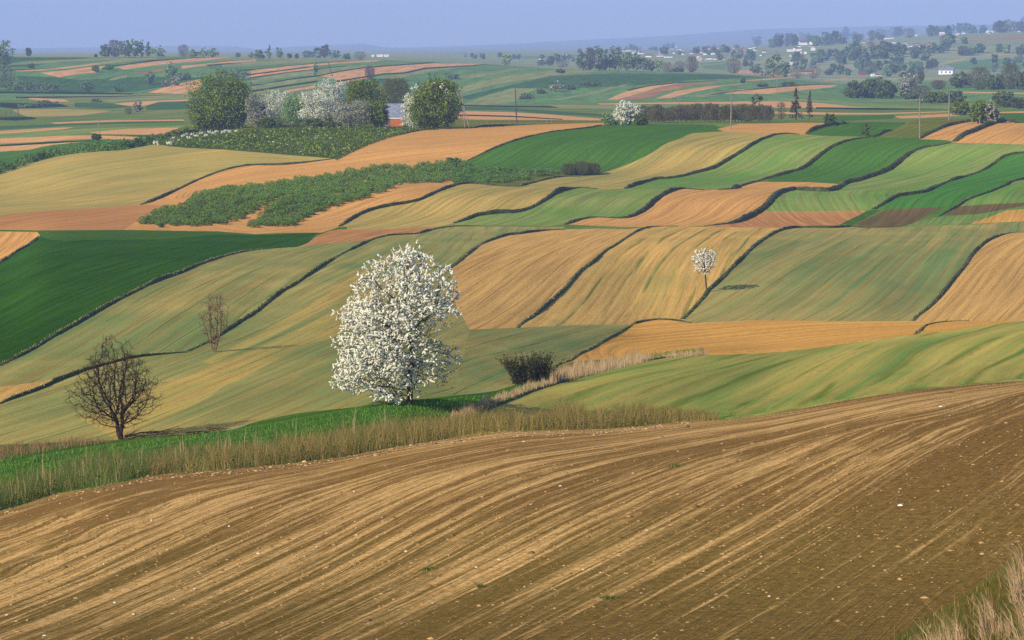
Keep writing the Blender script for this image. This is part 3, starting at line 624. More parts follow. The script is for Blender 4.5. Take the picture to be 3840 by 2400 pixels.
# ------------------------------------------------------------------ triangulate the ground with the field edges in it
def build_ground():
    pts, edges, seen = [], [], {}
    def vid(p):
        k = (round(p[0] * 4), round(p[1] * 4))
        if k not in seen:
            seen[k] = len(pts); pts.append(Vector((k[0] / 4, k[1] / 4)))
        return seen[k]
    for f in FIELDS:
        P = f[3]
        Q = []
        for i in range(len(P)):
            a, b = P[i], P[(i + 1) % len(P)]
            d = np.hypot(*(b - a)); n = max(1, int(d / (14 if d < 1200 else 60)))
            for j in range(n): Q.append(a + (b - a) * j / n)
        ids = [vid((min(max(q[0], -1995), 5795), q[1])) for q in Q]
        for i in range(len(ids)):
            if ids[i] != ids[(i + 1) % len(ids)]: edges.append((ids[i], ids[(i + 1) % len(ids)]))
    for x in np.concatenate([np.arange(-2000, -60, 60), np.arange(-60, 3900, 15), np.arange(3900, 5801, 60)]):
        i = int((x - GX[0]) / 10); i = min(max(i, 0), len(GX) - 1)
        ys = TY[:, i]
        rows = []
        for k in range(len(ys) - 1):
            gap = ys[k] - ys[k + 1]
            stepv = 16.0 if ys[k] > 480 else (9.0 if ys[k] > 300 else 5.0)
            if ys[k] > 2400: stepv = 60 if ys[k] < 3700 else 400
            if x < -60 or x > 3900: stepv *= 2.5
            n = max(3 if gap < 22 else 2, int(gap / stepv))
            rows += [ys[k] - gap * j / n for j in range(n)]
        rows += [ys[5] + d for d in (3, 6, 10, 15, 22, 30, 40, 52)] + [ys[6] - d for d in (3, 7, 12, 18, 26)]
        rows.append(ys[-1])
        jx = 0
        for y in rows: vid((x + jx, y))
    r = delaunay_2d_cdt(pts, edges, [], 0, 1e-3)
    V = np.array([(v.x, v.y) for v in r[0]]); F = np.array([t for t in r[2] if len(t) == 3])
    C = V[F].mean(1)
    F = F[C[:, 1] >= np.interp(C[:, 0], GX, TY[-1]) - 0.3]; C = V[F].mean(1)
    lab = np.full(len(F), -1)
    for k, f in enumerate(FIELDS):
        P = f[3]; lo, hi = P.min(0), P.max(0)
        idx = np.where((C[:, 0] >= lo[0]) & (C[:, 0] <= hi[0]) & (C[:, 1] >= lo[1]) & (C[:, 1] <= hi[1]))[0]
        if not len(idx): continue
        c = C[idx]; ins = np.zeros(len(idx), bool)
        for i in range(len(P)):
            (x1, y1), (x2, y2) = P[i], P[(i + 1) % len(P)]
            if y1 == y2: continue
            m = ((y1 > c[:, 1]) != (y2 > c[:, 1])) & (c[:, 0] < (x2 - x1) * (c[:, 1] - y1) / (y2 - y1) + x1)
            ins ^= m
        lab[idx[ins]] = k
    W = ground(V[:, 0], V[:, 1])
    e1, e2 = W[F[:, 1]] - W[F[:, 0]], W[F[:, 2]] - W[F[:, 0]]
    flip = np.cross(e1, e2)[:, 2] < 0
    F[flip] = F[flip][:, ::-1]
    # smooth normals over the whole ground, shared by every field
    N = np.zeros_like(W); fn = np.cross(W[F[:, 1]] - W[F[:, 0]], W[F[:, 2]] - W[F[:, 0]])
    fn /= np.maximum(np.linalg.norm(fn, axis=1, keepdims=True), 1e-9)
    px = np.abs(np.cross(V[F[:, 1]] - V[F[:, 0]], V[F[:, 2]] - V[F[:, 0]]))
    for j in range(3): np.add.at(N, F[:, j], fn * px[:, None])
    N /= np.maximum(np.linalg.norm(N, axis=1, keepdims=True), 1e-9)
    for k, f in enumerate(FIELDS):
        T = F[lab == k]
        if not len(T): continue
        used, inv = np.unique(T, return_inverse=True)
        T2 = inv.reshape(T.shape)
        name, mat, guide, _, label = f
        o = mesh_obj(name, W[used], T2, MAT[mat], smooth=True)
        uvl = o.data.uv_layers.new(name='rows'); vi = T2.ravel()
        if guide in ('near_rows', 'gf_rows'):
            uvl.data.foreach_set('uv', near_uv(W[used][:, :2], NEAR_ROWS if guide == 'near_rows' else GF_ROWS)[vi].astype(np.float32).ravel())
            o.data.normals_split_custom_set_from_vertices([tuple(n) for n in N[used]]); tag(o, label, None, None, 'structure')
            continue
        G = ground(E[guide][:, 0], E[guide][:, 1])[:, :2]
        c0 = G.mean(0); ax = np.linalg.svd(G - c0)[2][0]; ax = ax if (G[-1] - G[0]) @ ax > 0 else -ax; nx = np.array([-ax[1], ax[0]])
        al = (G - c0) @ ax; co = np.polyfit(al, (G - c0) @ nx, 2 if len(G) > 8 else 1)     # rows are ploughed in one long even curve
        al = np.linspace(al.min(), al.max(), 24); G = c0 + al[:, None] * ax + np.polyval(co, al)[:, None] * nx
        d0, d1 = G[0] - G[1], G[-1] - G[-2]
        L = 4000.0 if guide in ('flat', 'ridge', 'ridgem', 'ridgeo') else 500.0
        G = np.vstack([G[0] + d0 / np.linalg.norm(d0) * L, G, G[-1] + d1 / np.linalg.norm(d1) * L])
        Q = W[used][:, :2]
        best = np.full(len(Q), 1e18); uu = np.zeros(len(Q)); vv = np.zeros(len(Q)); s0 = 0.0
        for i in range(len(G) - 1):
            ab = G[i + 1] - G[i]; l = np.linalg.norm(ab); ab = ab / l
            q = Q - G[i]; s = np.clip(q @ ab, 0, l); off = q - s[:, None] * ab; d = (off ** 2).sum(1)
            m = d < best
            best[m] = d[m]; uu[m] = s0 + s[m]; vv[m] = np.sign(ab[0] * q[m][:, 1] - ab[1] * q[m][:, 0]) * np.sqrt(d[m]); s0 += l
        uvl.data.foreach_set('uv', np.stack([uu[vi], vv[vi]], 1).astype(np.float32).ravel())
        o.data.normals_split_custom_set_from_vertices([tuple(n) for n in N[used]])
        tag(o, label or 'narrow field strip on the far slopes', None, None, 'structure')
build_ground()

# ------------------------------------------------------------------ vegetation: materials
_A = np.linspace(-0.36, 0.36, 721)
_LR = np.linspace(math.log(41.0), math.log(16500.0), 1300)
def _height_table():
    py = np.concatenate([np.linspace(2600, 1000, 700), np.linspace(999, 300, 700), np.linspace(299, 60, 500)])
    T = np.zeros((len(_A), len(_LR)))
    b = -(py - 1200) / FPX; dy = CP + b * SP; tz = (-SP + b * CP) / dy
    for i, a in enumerate(_A):
        r = depth(np.clip(1920 + FPX * a * dy, -1999, 5799), py)
        T[i] = np.interp(_LR, np.log(r), tz * r)
    return T
_HT = _height_table()
def gz(x, y):
    """height of the ground at world x, y (arrays)"""
    x = np.asarray(x, float); y = np.asarray(y, float)
    fa = np.clip((x / y - _A[0]) / (_A[1] - _A[0]), 0, len(_A) - 1.001); fr = np.clip((np.log(y) - _LR[0]) / (_LR[1] - _LR[0]), 0, len(_LR) - 1.001)
    i, j = fa.astype(int), fr.astype(int); s, t = fa - i, fr - j
    return CAM_H + (_HT[i, j] * (1 - t) + _HT[i, j + 1] * t) * (1 - s) + (_HT[i + 1, j] * (1 - t) + _HT[i + 1, j + 1] * t) * s

def leaf_mat(name, a, b, trans=0.25, c=None, cshare=0.2, vary=0.0):
    """two leaf colours by the leaf's own random number, some light passing through"""
    t = NT(name); u, v = t.uv()
    f = u
    col = t.mix(t.ramp(f, 0.0, 0.8), a, b)
    if c: col = t.mix(t.ramp(f, 1 - cshare - 0.02, 1 - cshare + 0.02), col, c)
    if vary:
        oi = t.n.new('ShaderNodeObjectInfo')
        h = t.n.new('ShaderNodeHueSaturation')
        t.put(h.inputs['Value'], t.math('ADD', 1 - vary, t.math('MULTIPLY', oi.outputs['Random'], 2 * vary)))
        t.put(h.inputs['Hue'], t.math('ADD', 0.5 - vary * 0.06, t.math('MULTIPLY', oi.outputs['Random'], vary * 0.12)))
        t.put(h.inputs['Color'], col); col = h.outputs[0]
    t.put(t.p.inputs['Base Color'], col)
    tr = t.n.new('ShaderNodeBsdfTranslucent'); t.put(tr.inputs[0], col)
    mx = t.n.new('ShaderNodeMixShader'); mx.inputs[0].default_value = trans
    t.l.new(t.p.outputs[0], mx.inputs[1]); t.l.new(tr.outputs[0], mx.inputs[2])
    t.l.new(mx.outputs[0], t.n['Material Output'].inputs['Surface'])
    return t.m
def plain_mat(name, a, b=None, scale=3.0, rough=0.9, bump=0.0):
    t = NT(name); t.p.inputs['Roughness'].default_value = rough
    if b:
        n = t.noise(t.coord(), scale, 4.0, 0.6)
        t.put(t.p.inputs['Base Color'], t.mix(t.ramp(n, 0.3, 0.7), a, b))
        if bump: t.bump(n, bump, 0.05)
    else: t.p.inputs['Base Color'].default_value = a
    return t.m
BARK = plain_mat('bark', S(58,46,36), S(92,76,58), 6.0, bump=0.6)
BARK_DARK = plain_mat('bark_dark', S(44,32,24), S(70,52,38), 6.0, bump=0.6)
BARK_PALE = plain_mat('bark_twigs', S(96,78,54), S(120,100,72), 6.0)
LEAF = {
 'dark': leaf_mat('leaves_dark_green', S(58,80,16), S(130,146,40), vary=0.1),
 'olive': leaf_mat('leaves_olive', S(56,74,28), S(104,116,50), vary=0.15),
 'fresh': leaf_mat('leaves_fresh_green', S(74,106,40), S(126,148,66), vary=0.12),
 'pale': leaf_mat('leaves_pale_green', S(92,124,66), S(150,170,108), vary=0.1),
 'shrub': leaf_mat('leaves_shrub', S(50,78,24), S(110,138,54), vary=0.2),
 'brown': leaf_mat('twigs_budding', S(76,78,44), S(118,118,66), vary=0.12),
 'greybrown': leaf_mat('twigs_grey', S(84,76,58), S(124,114,84), vary=0.12),
 'blossom': leaf_mat('blossom_mixed', S(196,200,160), S(236,234,214), 0.3, c=S(96,112,58), cshare=0.28, vary=0.05),
 'blossom_grey': leaf_mat('blossom_fading', S(132,134,104), S(188,186,158), 0.25, c=S(84,84,56), cshare=0.35),
 'white': leaf_mat('blossom_white', S(240,235,206), S(253,250,232), 0.35),
 'far': leaf_mat('leaves_far', S(70,98,54), S(120,146,88), vary=0.22),
}
GRASS = {
 'bank': leaf_mat('bank_grass', S(46,64,22), S(86,104,40), 0.15, c=S(190,178,126), cshare=0.10),
 'verge': leaf_mat('verge_grass', S(46,70,22), S(98,110,44), 0.15, c=S(170,146,96), cshare=0.12),
 'weeds': leaf_mat('verge_weeds', S(74,74,30), S(132,116,58), 0.15, c=S(170,140,90), cshare=0.18),
 'dry': leaf_mat('dry_grass', S(146,118,80), S(194,164,120), 0.2),
 'reddish': leaf_mat('reddish_dry_grass', S(112,86,58), S(150,118,80), 0.2),
 'green': leaf_mat('green_grass', S(56,96,34), S(96,134,54), 0.2),
}
def set_uv(o, u, k):
    """one random number per leaf in the UV map; k corners a leaf"""
    l = o.data.uv_layers.new(name='rows')
    uv = np.zeros((len(u) * k, 2), np.float32); uv[:, 0] = np.repeat(u, k)
    l.data.foreach_set('uv', uv.ravel())

# ------------------------------------------------------------------ vegetation: shapes
def leaf_cloud(C, size, r, N=None, flat=0.0):
    n = len(C)
    d = r.normal(size=(n, 3)); d /= np.linalg.norm(d, axis=1, keepdims=True)
    if N is not None: d = d * (1 - flat) + N * flat; d /= np.maximum(np.linalg.norm(d, axis=1, keepdims=True), 1e-6)
    a = np.cross(d, r.normal(size=(n, 3))); a /= np.maximum(np.linalg.norm(a, axis=1, keepdims=True), 1e-6)
    b = np.cross(d, a)
    s = (size * r.uniform(0.6, 1.4, n))[:, None]; q = r.uniform(0.5, 0.95, n)[:, None]
    V = np.stack([C - a * s, C - b * s * q, C + a * s, C + b * s * q], 1).reshape(-1, 3)
    return V, np.arange(4 * n).reshape(n, 4)
def tube(segs, sides=5):
    """segs: list of (p0, p1, r0, r1)"""
    V, F = [], []
    ang = np.arange(sides) * 2 * math.pi / sides
    P0 = np.array([s[0] for s in segs]); P1 = np.array([s[1] for s in segs]); R = np.array([(s[2], s[3]) for s in segs])
    d = P1 - P0; d /= np.maximum(np.linalg.norm(d, axis=1, keepdims=True), 1e-9)
    ref = np.where(np.abs(d[:, 2:3]) > 0.9, np.array([[1.0, 0, 0]]), np.array([[0, 0, 1.0]]))
    a = np.cross(d, ref); a /= np.linalg.norm(a, axis=1, keepdims=True); b = np.cross(d, a)
    ring = np.cos(ang)[None, :, None] * a[:, None] + np.sin(ang)[None, :, None] * b[:, None]
    V = np.stack([P0[:, None] + ring * R[:, 0, None, None], P1[:, None] + ring * R[:, 1, None, None]], 1).reshape(-1, 3)
    i = np.arange(sides); j = (i + 1) % sides
    F = np.stack([i, j, j + sides, i + sides], 1)
    F = (F[None] + (np.arange(len(segs)) * 2 * sides)[:, None, None]).reshape(-1, 4)
    return V, F
def crown_points(lobes, n, r, shell=0.55):
    """points in a crown of ellipsoid lobes (cx,cy,cz,rx,ry,rz), thicker towards the outside, in clumps"""
    L = np.array(lobes, float); w = (L[:, 3] * L[:, 4] * L[:, 5]) ** 0.67; w /= w.sum()
    nc = max(10, n // 11)
    k = r.choice(len(L), nc, p=w)
    d = r.normal(size=(nc, 3)); d /= np.linalg.norm(d, axis=1, keepdims=True)
    rad = shell + (1 - shell) * r.uniform(0, 1, nc) ** 0.6
    rad *= r.uniform(0.8, 1.2, nc)
    c = L[k, :3] + d * L[k, 3:] * rad[:, None]
    m = r.integers(0, nc, n)
    sp = L[:, 3:].mean() * 0.17
    off = r.normal(size=(n, 3)) * sp * np.array([1, 1, 0.7])
    return c[m] + off, d[m], m / nc
def make_crown(name, mat, lobes, n, size, seed, parent=None, flat=0.35, shell=0.55):
    r = np.random.default_rng(seed)
    C, N, m = crown_points(lobes, n, r, shell)
    V, F = leaf_cloud(C, size, r, N, flat)
    o = mesh_obj(name, V, F, mat, parent)
    nc = m.max() + 1e-6
    tone = r.uniform(0, 1, 4096)
    u = np.clip(0.55 * tone[(m * 4000).astype(int)] + 0.45 * r.uniform(0, 1, n), 0, 1)
    set_uv(o, u, 4)
    return o
def make_trunk(name, h, r0, seed, parent=None, limbs=5, spread=0.35, mat=None, lean=0.0):
    r = np.random.default_rng(seed); segs = []
    p = np.array([0, 0, -0.15]); n = 5
    pts = [p]
    for i in range(n):
        p = p + np.array([r.normal() * 0.03 * h + lean * h / n, r.normal() * 0.03 * h, h / n]); pts.append(p)
    for i in range(n): segs.append((pts[i], pts[i + 1], r0 * (1 - 0.17 * i), r0 * (1 - 0.17 * (i + 1))))
    for k in range(limbs):
        i = r.integers(2, n); a = r.uniform(0, 6.28); q = pts[i]; rr = r0 * (0.5 - 0.05 * i)
        for j in range(3):
            q2 = q + np.array([math.cos(a) * spread * h * 0.33, math.sin(a) * spread * h * 0.33, h * 0.13]) + r.normal(size=3) * 0.03 * h
            segs.append((q, q2, rr * (1 - 0.3 * j), rr * (0.7 - 0.3 * j))); q = q2
    V, F = tube(segs, 6)
    return mesh_obj(name, V, F, mat or BARK, parent)
def twig_cloud(name, mat, h, w, n, seed, parent=None, base=0.15, thick=0.03, up=1.0):
    """fine upright sprays of a leafless or budding crown"""
    r = np.random.default_rng(seed)
    a = r.uniform(0, 6.28, n); q = np.sqrt(r.uniform(0, 1, n)); z = r.uniform(base, 1.0, n)
    prof = np.sqrt(np.clip(1 - ((z - 0.55) / 0.52) ** 2, 0.02, 1))
    B = np.stack([np.cos(a) * q * prof * w / 2, np.sin(a) * q * prof * w / 2, z * h], 1)
    D = B * np.array([0.9, 0.9, 0.0]) / (w / 2) + np.array([0, 0, up]) + r.normal(size=(n, 3)) * 0.35
    D /= np.linalg.norm(D, axis=1, keepdims=True)
    Ln = (h * 0.13 * r.uniform(0.5, 1.3, n))[:, None]
    s = np.cross(D, r.normal(size=(n, 3))); s /= np.linalg.norm(s, axis=1, keepdims=True); s *= thick
    V = np.stack([B - D * Ln * 0.5 - s, B - D * Ln * 0.5 + s, B + D * Ln * 0.6], 1).reshape(-1, 3)
    o = mesh_obj(name, V, np.arange(3 * n).reshape(n, 3), mat, parent)
    set_uv(o, r.uniform(0, 1, n), 3)
    return o
def blades(name, B, h, w, mat, r, lean=(0, 0), bend=0.25, parent=None):
    """grass blades standing at points B (N,3)"""
    n = len(B)
    a = r.uniform(0, 6.28, n)
    L = np.stack([np.cos(a), np.sin(a), np.zeros(n)], 1) * (bend * r.uniform(0.2, 1.0, n))[:, None] + np.array([lean[0], lean[1], 0])
    H = (h * (0.3 + 1.0 * r.beta(2, 2.4, n)))[:, None]
    f = r.uniform(0, 6.28, n); s = np.stack([np.cos(f), np.sin(f) * 0.4, np.zeros(n)], 1) * (np.asarray(w) * r.uniform(0.6, 1.3, n))[:, None]
    m = B + (L * 0.35 + np.array([0, 0, 0.58])) * H; t = B + (L + np.array([0, 0, 0.97])) * H
    b0 = B - np.array([0, 0, 0.05])
    V = np.stack([b0 - s, b0 + s, m + s * 0.7, m - s * 0.7, t], 1).reshape(-1, 3)
    i = np.arange(n)[:, None] * 5
    F = np.concatenate([i + np.array([[0, 1, 2]]), i + np.array([[0, 2, 3]]), i + np.array([[3, 2, 4]])], 1).reshape(-1, 3)
    o = mesh_obj(name, V, F, mat, parent)
    set_uv(o, r.uniform(0, 1, n), 9)
    return o
def scatter(pts, n, r):
    """random ground points inside a polygon given by bearings and dips"""
    P = np.array(pts, float); lo, hi = P.min(0), P.max(0); out = []
    while sum(map(len, out)) < n:
        c = r.uniform(lo, hi, (n * 2, 2)); ins = np.zeros(len(c), bool)
        for i in range(len(P)):
            (x1, y1), (x2, y2) = P[i], P[(i + 1) % len(P)]
            if y1 == y2: continue
            m = ((y1 > c[:, 1]) != (y2 > c[:, 1])) & (c[:, 0] < (x2 - x1) * (c[:, 1] - y1) / (y2 - y1) + x1)
            ins ^= m
        out.append(c[ins])
    return np.vstack(out)[:n]
def copy_tree(o, parent=None):
    c = o.copy(); COL.objects.link(c)
    if parent: c.parent = parent
    for ch in list(o.children):
        copy_tree(ch, c)
    return c

# ------------------------------------------------------------------ grassy banks between the terraces
BANK_EARTH = plain_mat('bank_turf', S(38,46,20), S(76,80,38), 0.8, bump=0.8)
def bank(line, h, w, label, x0=None, x1=None, seed=0, dense=18, straw=None, taper=0.12):
    r = np.random.default_rng(900 + seed)
    P = E[line] if isinstance(line, str) else smooth_line(line)
    if x0 is not None: P = P[(P[:, 0] >= x0) & (P[:, 0] <= x1)]
    G = ground(P[:, 0], P[:, 1])[:, :2]
    s = np.concatenate([[0], np.cumsum(np.linalg.norm(np.diff(G, axis=0), axis=1))])
    n = int(np.clip(s[-1] / 1.2, 6, 420)); q = np.linspace(0, s[-1], n)
    X = np.stack([np.interp(q, s, G[:, 0]), np.interp(q, s, G[:, 1])], 1)
    T = np.gradient(X, axis=0); T /= np.maximum(np.linalg.norm(T, axis=1, keepdims=True), 1e-9)
    R = np.stack([T[:, 1], -T[:, 0]], 1)
    t = np.linspace(0, 1, n); env = np.clip(np.minimum(t, 1 - t) / taper, 0.12, 1) ** 0.6
    wob = np.convolve(r.normal(size=n + 8), np.ones(9) / 9, mode='valid') * 0.8 + 0.45 * np.interp(np.arange(n), np.arange(0, n + 30, 14), r.uniform(-1, 1, len(np.arange(0, n + 30, 14))))
    hh = h * env * np.maximum(0.12, 1 + 0.8 * wob + 0.06 * r.normal(size=n))
    prof = [(-1.0, -0.12), (-0.62, 0.55), (-0.25, 0.95), (0.02, 0.9), (0.22, 0.5), (0.42, -0.15)]
    V = []
    for o, k in prof:
        oo = o * w * (0.75 + 0.25 * env) + 0.04 * w * r.normal(size=n)
        Q = X + R * oo[:, None]
        z = gz(Q[:, 0], Q[:, 1]) * 0.5 + gz(X[:, 0], X[:, 1]) * 0.5 if k > 0 else gz(Q[:, 0], Q[:, 1])
        V.append(np.column_stack([Q, z + (k * hh if k > 0 else k * 1.0) + (0.03 * h * r.normal(size=n) if k > 0 else 0)]))
    m = len(prof)
    V = np.stack(V, 1)
    idx = np.arange(n * m).reshape(n, m)
    F = np.stack([idx[:-1, :-1].ravel(), idx[:-1, 1:].ravel(), idx[1:, 1:].ravel(), idx[1:, :-1].ravel()], 1)
    # tufts on the bank
    nb = int(s[-1] * dense); i = r.integers(0, n - 1, nb); j = r.integers(0, m - 1, nb); f = r.uniform(0, 1, (nb, 1)); g = r.uniform(0, 1, (nb, 1))
    B = (V[i, j] * (1 - f) + V[i + 1, j] * f) * (1 - g) + (V[i, j + 1] * (1 - f) + V[i + 1, j + 1] * f) * g
    o = mesh_obj('field_bank_strip', V.reshape(-1, 3), F, BANK_EARTH, smooth=True)
    tag(o, label, None, None, 'structure')
    gb = blades('grass_tufts', B, 0.22 * (0.5 + 0.5 * h), 0.022, GRASS['bank'], r, bend=0.5, parent=o)
    if straw:
        i = r.integers(0, n - 1, int(s[-1] * straw * 0.7)); k = r.choice([1, 2], len(i)); B = V[i, k]
        blades('straw_tufts', B, 0.2, 0.02, GRASS['dry'], r, bend=0.5, parent=o)
    return o
for sd, a in enumerate([
  ('k0', 0.85, 1.6, 'dark bank below the wide striped field', None, None, 3),
  ('o1top', 0.7, 1.2, 'dark grassy edge under the garden plot', 1254, 2000, 2),
  ('k1', 0.8, 1.4, 'dark bank between long tan field and green field', 1745, 2258, 2),
  ('k2', 1.1, 1.7, 'dark bank above the pale drilled terrace', None, None, 3),
  ('k3', 0.8, 1.3, 'short dark bank under the weedy corner', None, None, 3),
  ('k4', 1.2, 1.7, 'dark bank between tan and green terraces', None, None, 6),
  ('k5', 0.9, 1.5, 'stony bank beside the shrub rows', None, None, 5),
  ('k6', 1.3, 1.8, 'dark bank with pale straw rim above orange terrace', None, None, 9),
  ('k7', 1.2, 1.8, 'dark bank with pale rim above deep green terrace', None, None, 9),
  ('k8', 1.5, 2.3, 'long broad bank winding through the terraces', None, None, 6),
  ('k9', 1.2, 1.7, 'dark bank between two green terraces on the right', None, None, 2),
  ('k10', 0.7, 1.2, 'low green bank near the brown plots', None, None, 2),
  ('k11', 1.5, 2.4, 'bushy green bank beside the right pole', None, None, 1),
  ('k12', 1.7, 2.8, 'thick bank between the two small tan plots', None, None, 6),
  ('g9left', 1.2, 1.8, 'curved dark bank round the oval green plot', None, None, 1),
  ('kL', 1.0, 1.8, 'dark bank at the left edge', None, None, 2),
  ('kA', 0.85, 1.3, 'long dark bank below the deep green field', 0, 1000, 4),
  ('kB', 0.75, 1.25, 'long green bank rising across the left slope', 705, 1600, 2),
  ('kC', 0.6, 1.0, 'low bank behind the bare tree', None, None, 5),
  ('kD', 0.8, 1.5, 'bank running up behind the blossom tree', None, None, 2),
  ('kF', 0.75, 1.3, 'bank between the two tan slopes', None, None, 3),
  ('kG', 0.95, 1.6, 'bank beside the small lone blossom tree', None, None, 3),
  ('kI', 0.8, 1.7, 'ragged bank along the tan slope at the right', 3428, 3860, 3),
  ('kJ', 0.55, 1.0, 'low curved bank in the right valley', None, None, 3),
  ('kH', 0.7, 1.1, 'dark hump of bank at the valley bend', None, None, 2),
  ('kK', 0.4, 0.9, 'low grassy edge left of the orange field', None, None, 2),
  ('ditch', 0.4, 1.0, 'dark ditch edge left of the striped field', 1700, 2640, 4),
  ([(1567,877),(1600,868),(1640,858),(1700,850),(1800,846)], 0.5, 0.9, 'short dark bank above the brow', None, None, 3),
  ([(1920,882),(1990,872),(2060,864),(2118,862)], 0.6, 1.2, 'dark grassy rim over the brow', None, None, 2),
  ([(2880,516),(2904,507),(2940,503),(2999,504)], 1.0, 1.4, 'short dark bank by the small tan plot', None, None, 2),
  ([(3277,514),(3300,506),(3313,497),(3345,488)], 0.9, 1.3, 'short bank beside the rough plot', None, None, 3),
 ]):
    lowk = 0.62 if a[0] in ('kA', 'kB', 'kC', 'kD', 'kF', 'kG', 'kI', 'kJ', 'kH', 'kK', 'ditch', 'kL') else 1.0
    bank(a[0], a[1] * 0.42 * lowk, a[2] * 0.52 * lowk, a[3], a[4], a[5], sd, straw=a[6])

# ------------------------------------------------------------------ trees grown towards their crown (blossom tree, bare trees)
def grow(start_nodes, attract, step, reach, kill, iters, up=0.05, rs=1):
    """space colonisation: returns node positions and parents"""
    r = np.random.default_rng(rs)
    P = [np.array(p, float) for p, _ in start_nodes]; par = [q for _, q in start_nodes]
    A = np.array(attract)
    for it in range(iters):
        kd = kdtree.KDTree(len(P))
        for i, p in enumerate(P): kd.insert(p, i)
        kd.balance()
        acc = {}; keep = np.ones(len(A), bool)
        for k, a in enumerate(A):
            co, i, d = kd.find(a)
            if d < kill: keep[k] = False
            elif d < reach: acc.setdefault(i, []).append((a - P[i]) / d)
        A = A[keep]
        if not acc or not len(A): break
        for i, ds in acc.items():
            v = np.mean(ds, 0) + np.array([0, 0, up]) + r.normal(size=3) * 0.18
            v /= np.linalg.norm(v)
            P.append(P[i] + v * step); par.append(i)
    return np.array(P), np.array(par)
def radii(P, par, tip, expo=2.4):
    n = len(P); acc = np.zeros(n); kids = np.zeros(n, int)
    for i in range(n - 1, 0, -1):
        if par[i] >= 0: kids[par[i]] += 1
    for i in range(n - 1, -1, -1):
        if acc[i] == 0: acc[i] = tip ** expo
        if par[i] >= 0: acc[par[i]] += acc[i]
    return acc ** (1 / expo), kids
def branch_segs(P, par, R, cap=None):
    S_ = []
    for i in range(1, len(P)):
        j = par[i]
        if j < 0: continue
        rj = min(R[j], R[i] * 1.35 + 0.01)
        S_.append((P[j], P[i], rj, R[i]))
    return S_
def petal_clumps(C, D, length, rad, r):
    """short knobbly sprays of blossom: centres C, directions D"""
    n = len(C)
    a = np.cross(D, r.normal(size=(n, 3))); a /= np.maximum(np.linalg.norm(a, axis=1, keepdims=True), 1e-6); b = np.cross(D, a)
    L = (length * r.uniform(0.5, 1.3, n))[:, None]; Q = (rad * r.uniform(0.7, 1.3, n))[:, None]
    rings = [(-0.5, 0.25), (-0.22, 0.95), (0.15, 1.0), (0.42, 0.55)]
    V = []
    for k, (o, s) in enumerate(rings):
        for j in range(5):
            an = j * 2 * math.pi / 5 + k * 0.6
            V.append(C + D * L * o + (a * math.cos(an) + b * math.sin(an)) * Q * s * r.uniform(0.65, 1.35, n)[:, None])
    V.append(C + D * L * 0.58)
    V = np.stack(V, 1); m = V.shape[1]; F = []
    for k in range(3):
        for j in range(5):
            j2 = (j + 1) % 5; F.append((k * 5 + j, k * 5 + j2, (k + 1) * 5 + j2)); F.append((k * 5 + j, (k + 1) * 5 + j2, (k + 1) * 5 + j))
    for j in range(5): F.append((15 + j, 15 + (j + 1) % 5, 20))
    F = (np.array(F)[None] + (np.arange(n) * m)[:, None, None]).reshape(-1, 3)
    return V.reshape(-1, 3), F, 35
def envelope(profile, n, r, lump=0.0):
    """points in a crown whose outline is given by (height, centre x, radius)"""
    h = np.array([p[0] for p in profile]); c = np.array([p[1] for p in profile]); q = np.array([p[2] for p in profile])
    out = []
    while len(out) < n:
        z = r.uniform(h[0], h[-1]); rr = np.interp(z, h, q)
        if r.uniform(0, q.max() ** 2) > rr ** 2: continue
        a = r.uniform(0, 6.283); d = math.sqrt(r.uniform(0, 1)) * rr * (1 + lump * (math.sin(a * 3 + z * 1.9) * math.sin(z * 2.7 + a) + 0.5 * math.sin(a * 5 - z * 4.1)))
        out.append((np.interp(z, h, c) + d * math.cos(a), d * math.sin(a), z))
    return np.array(out)

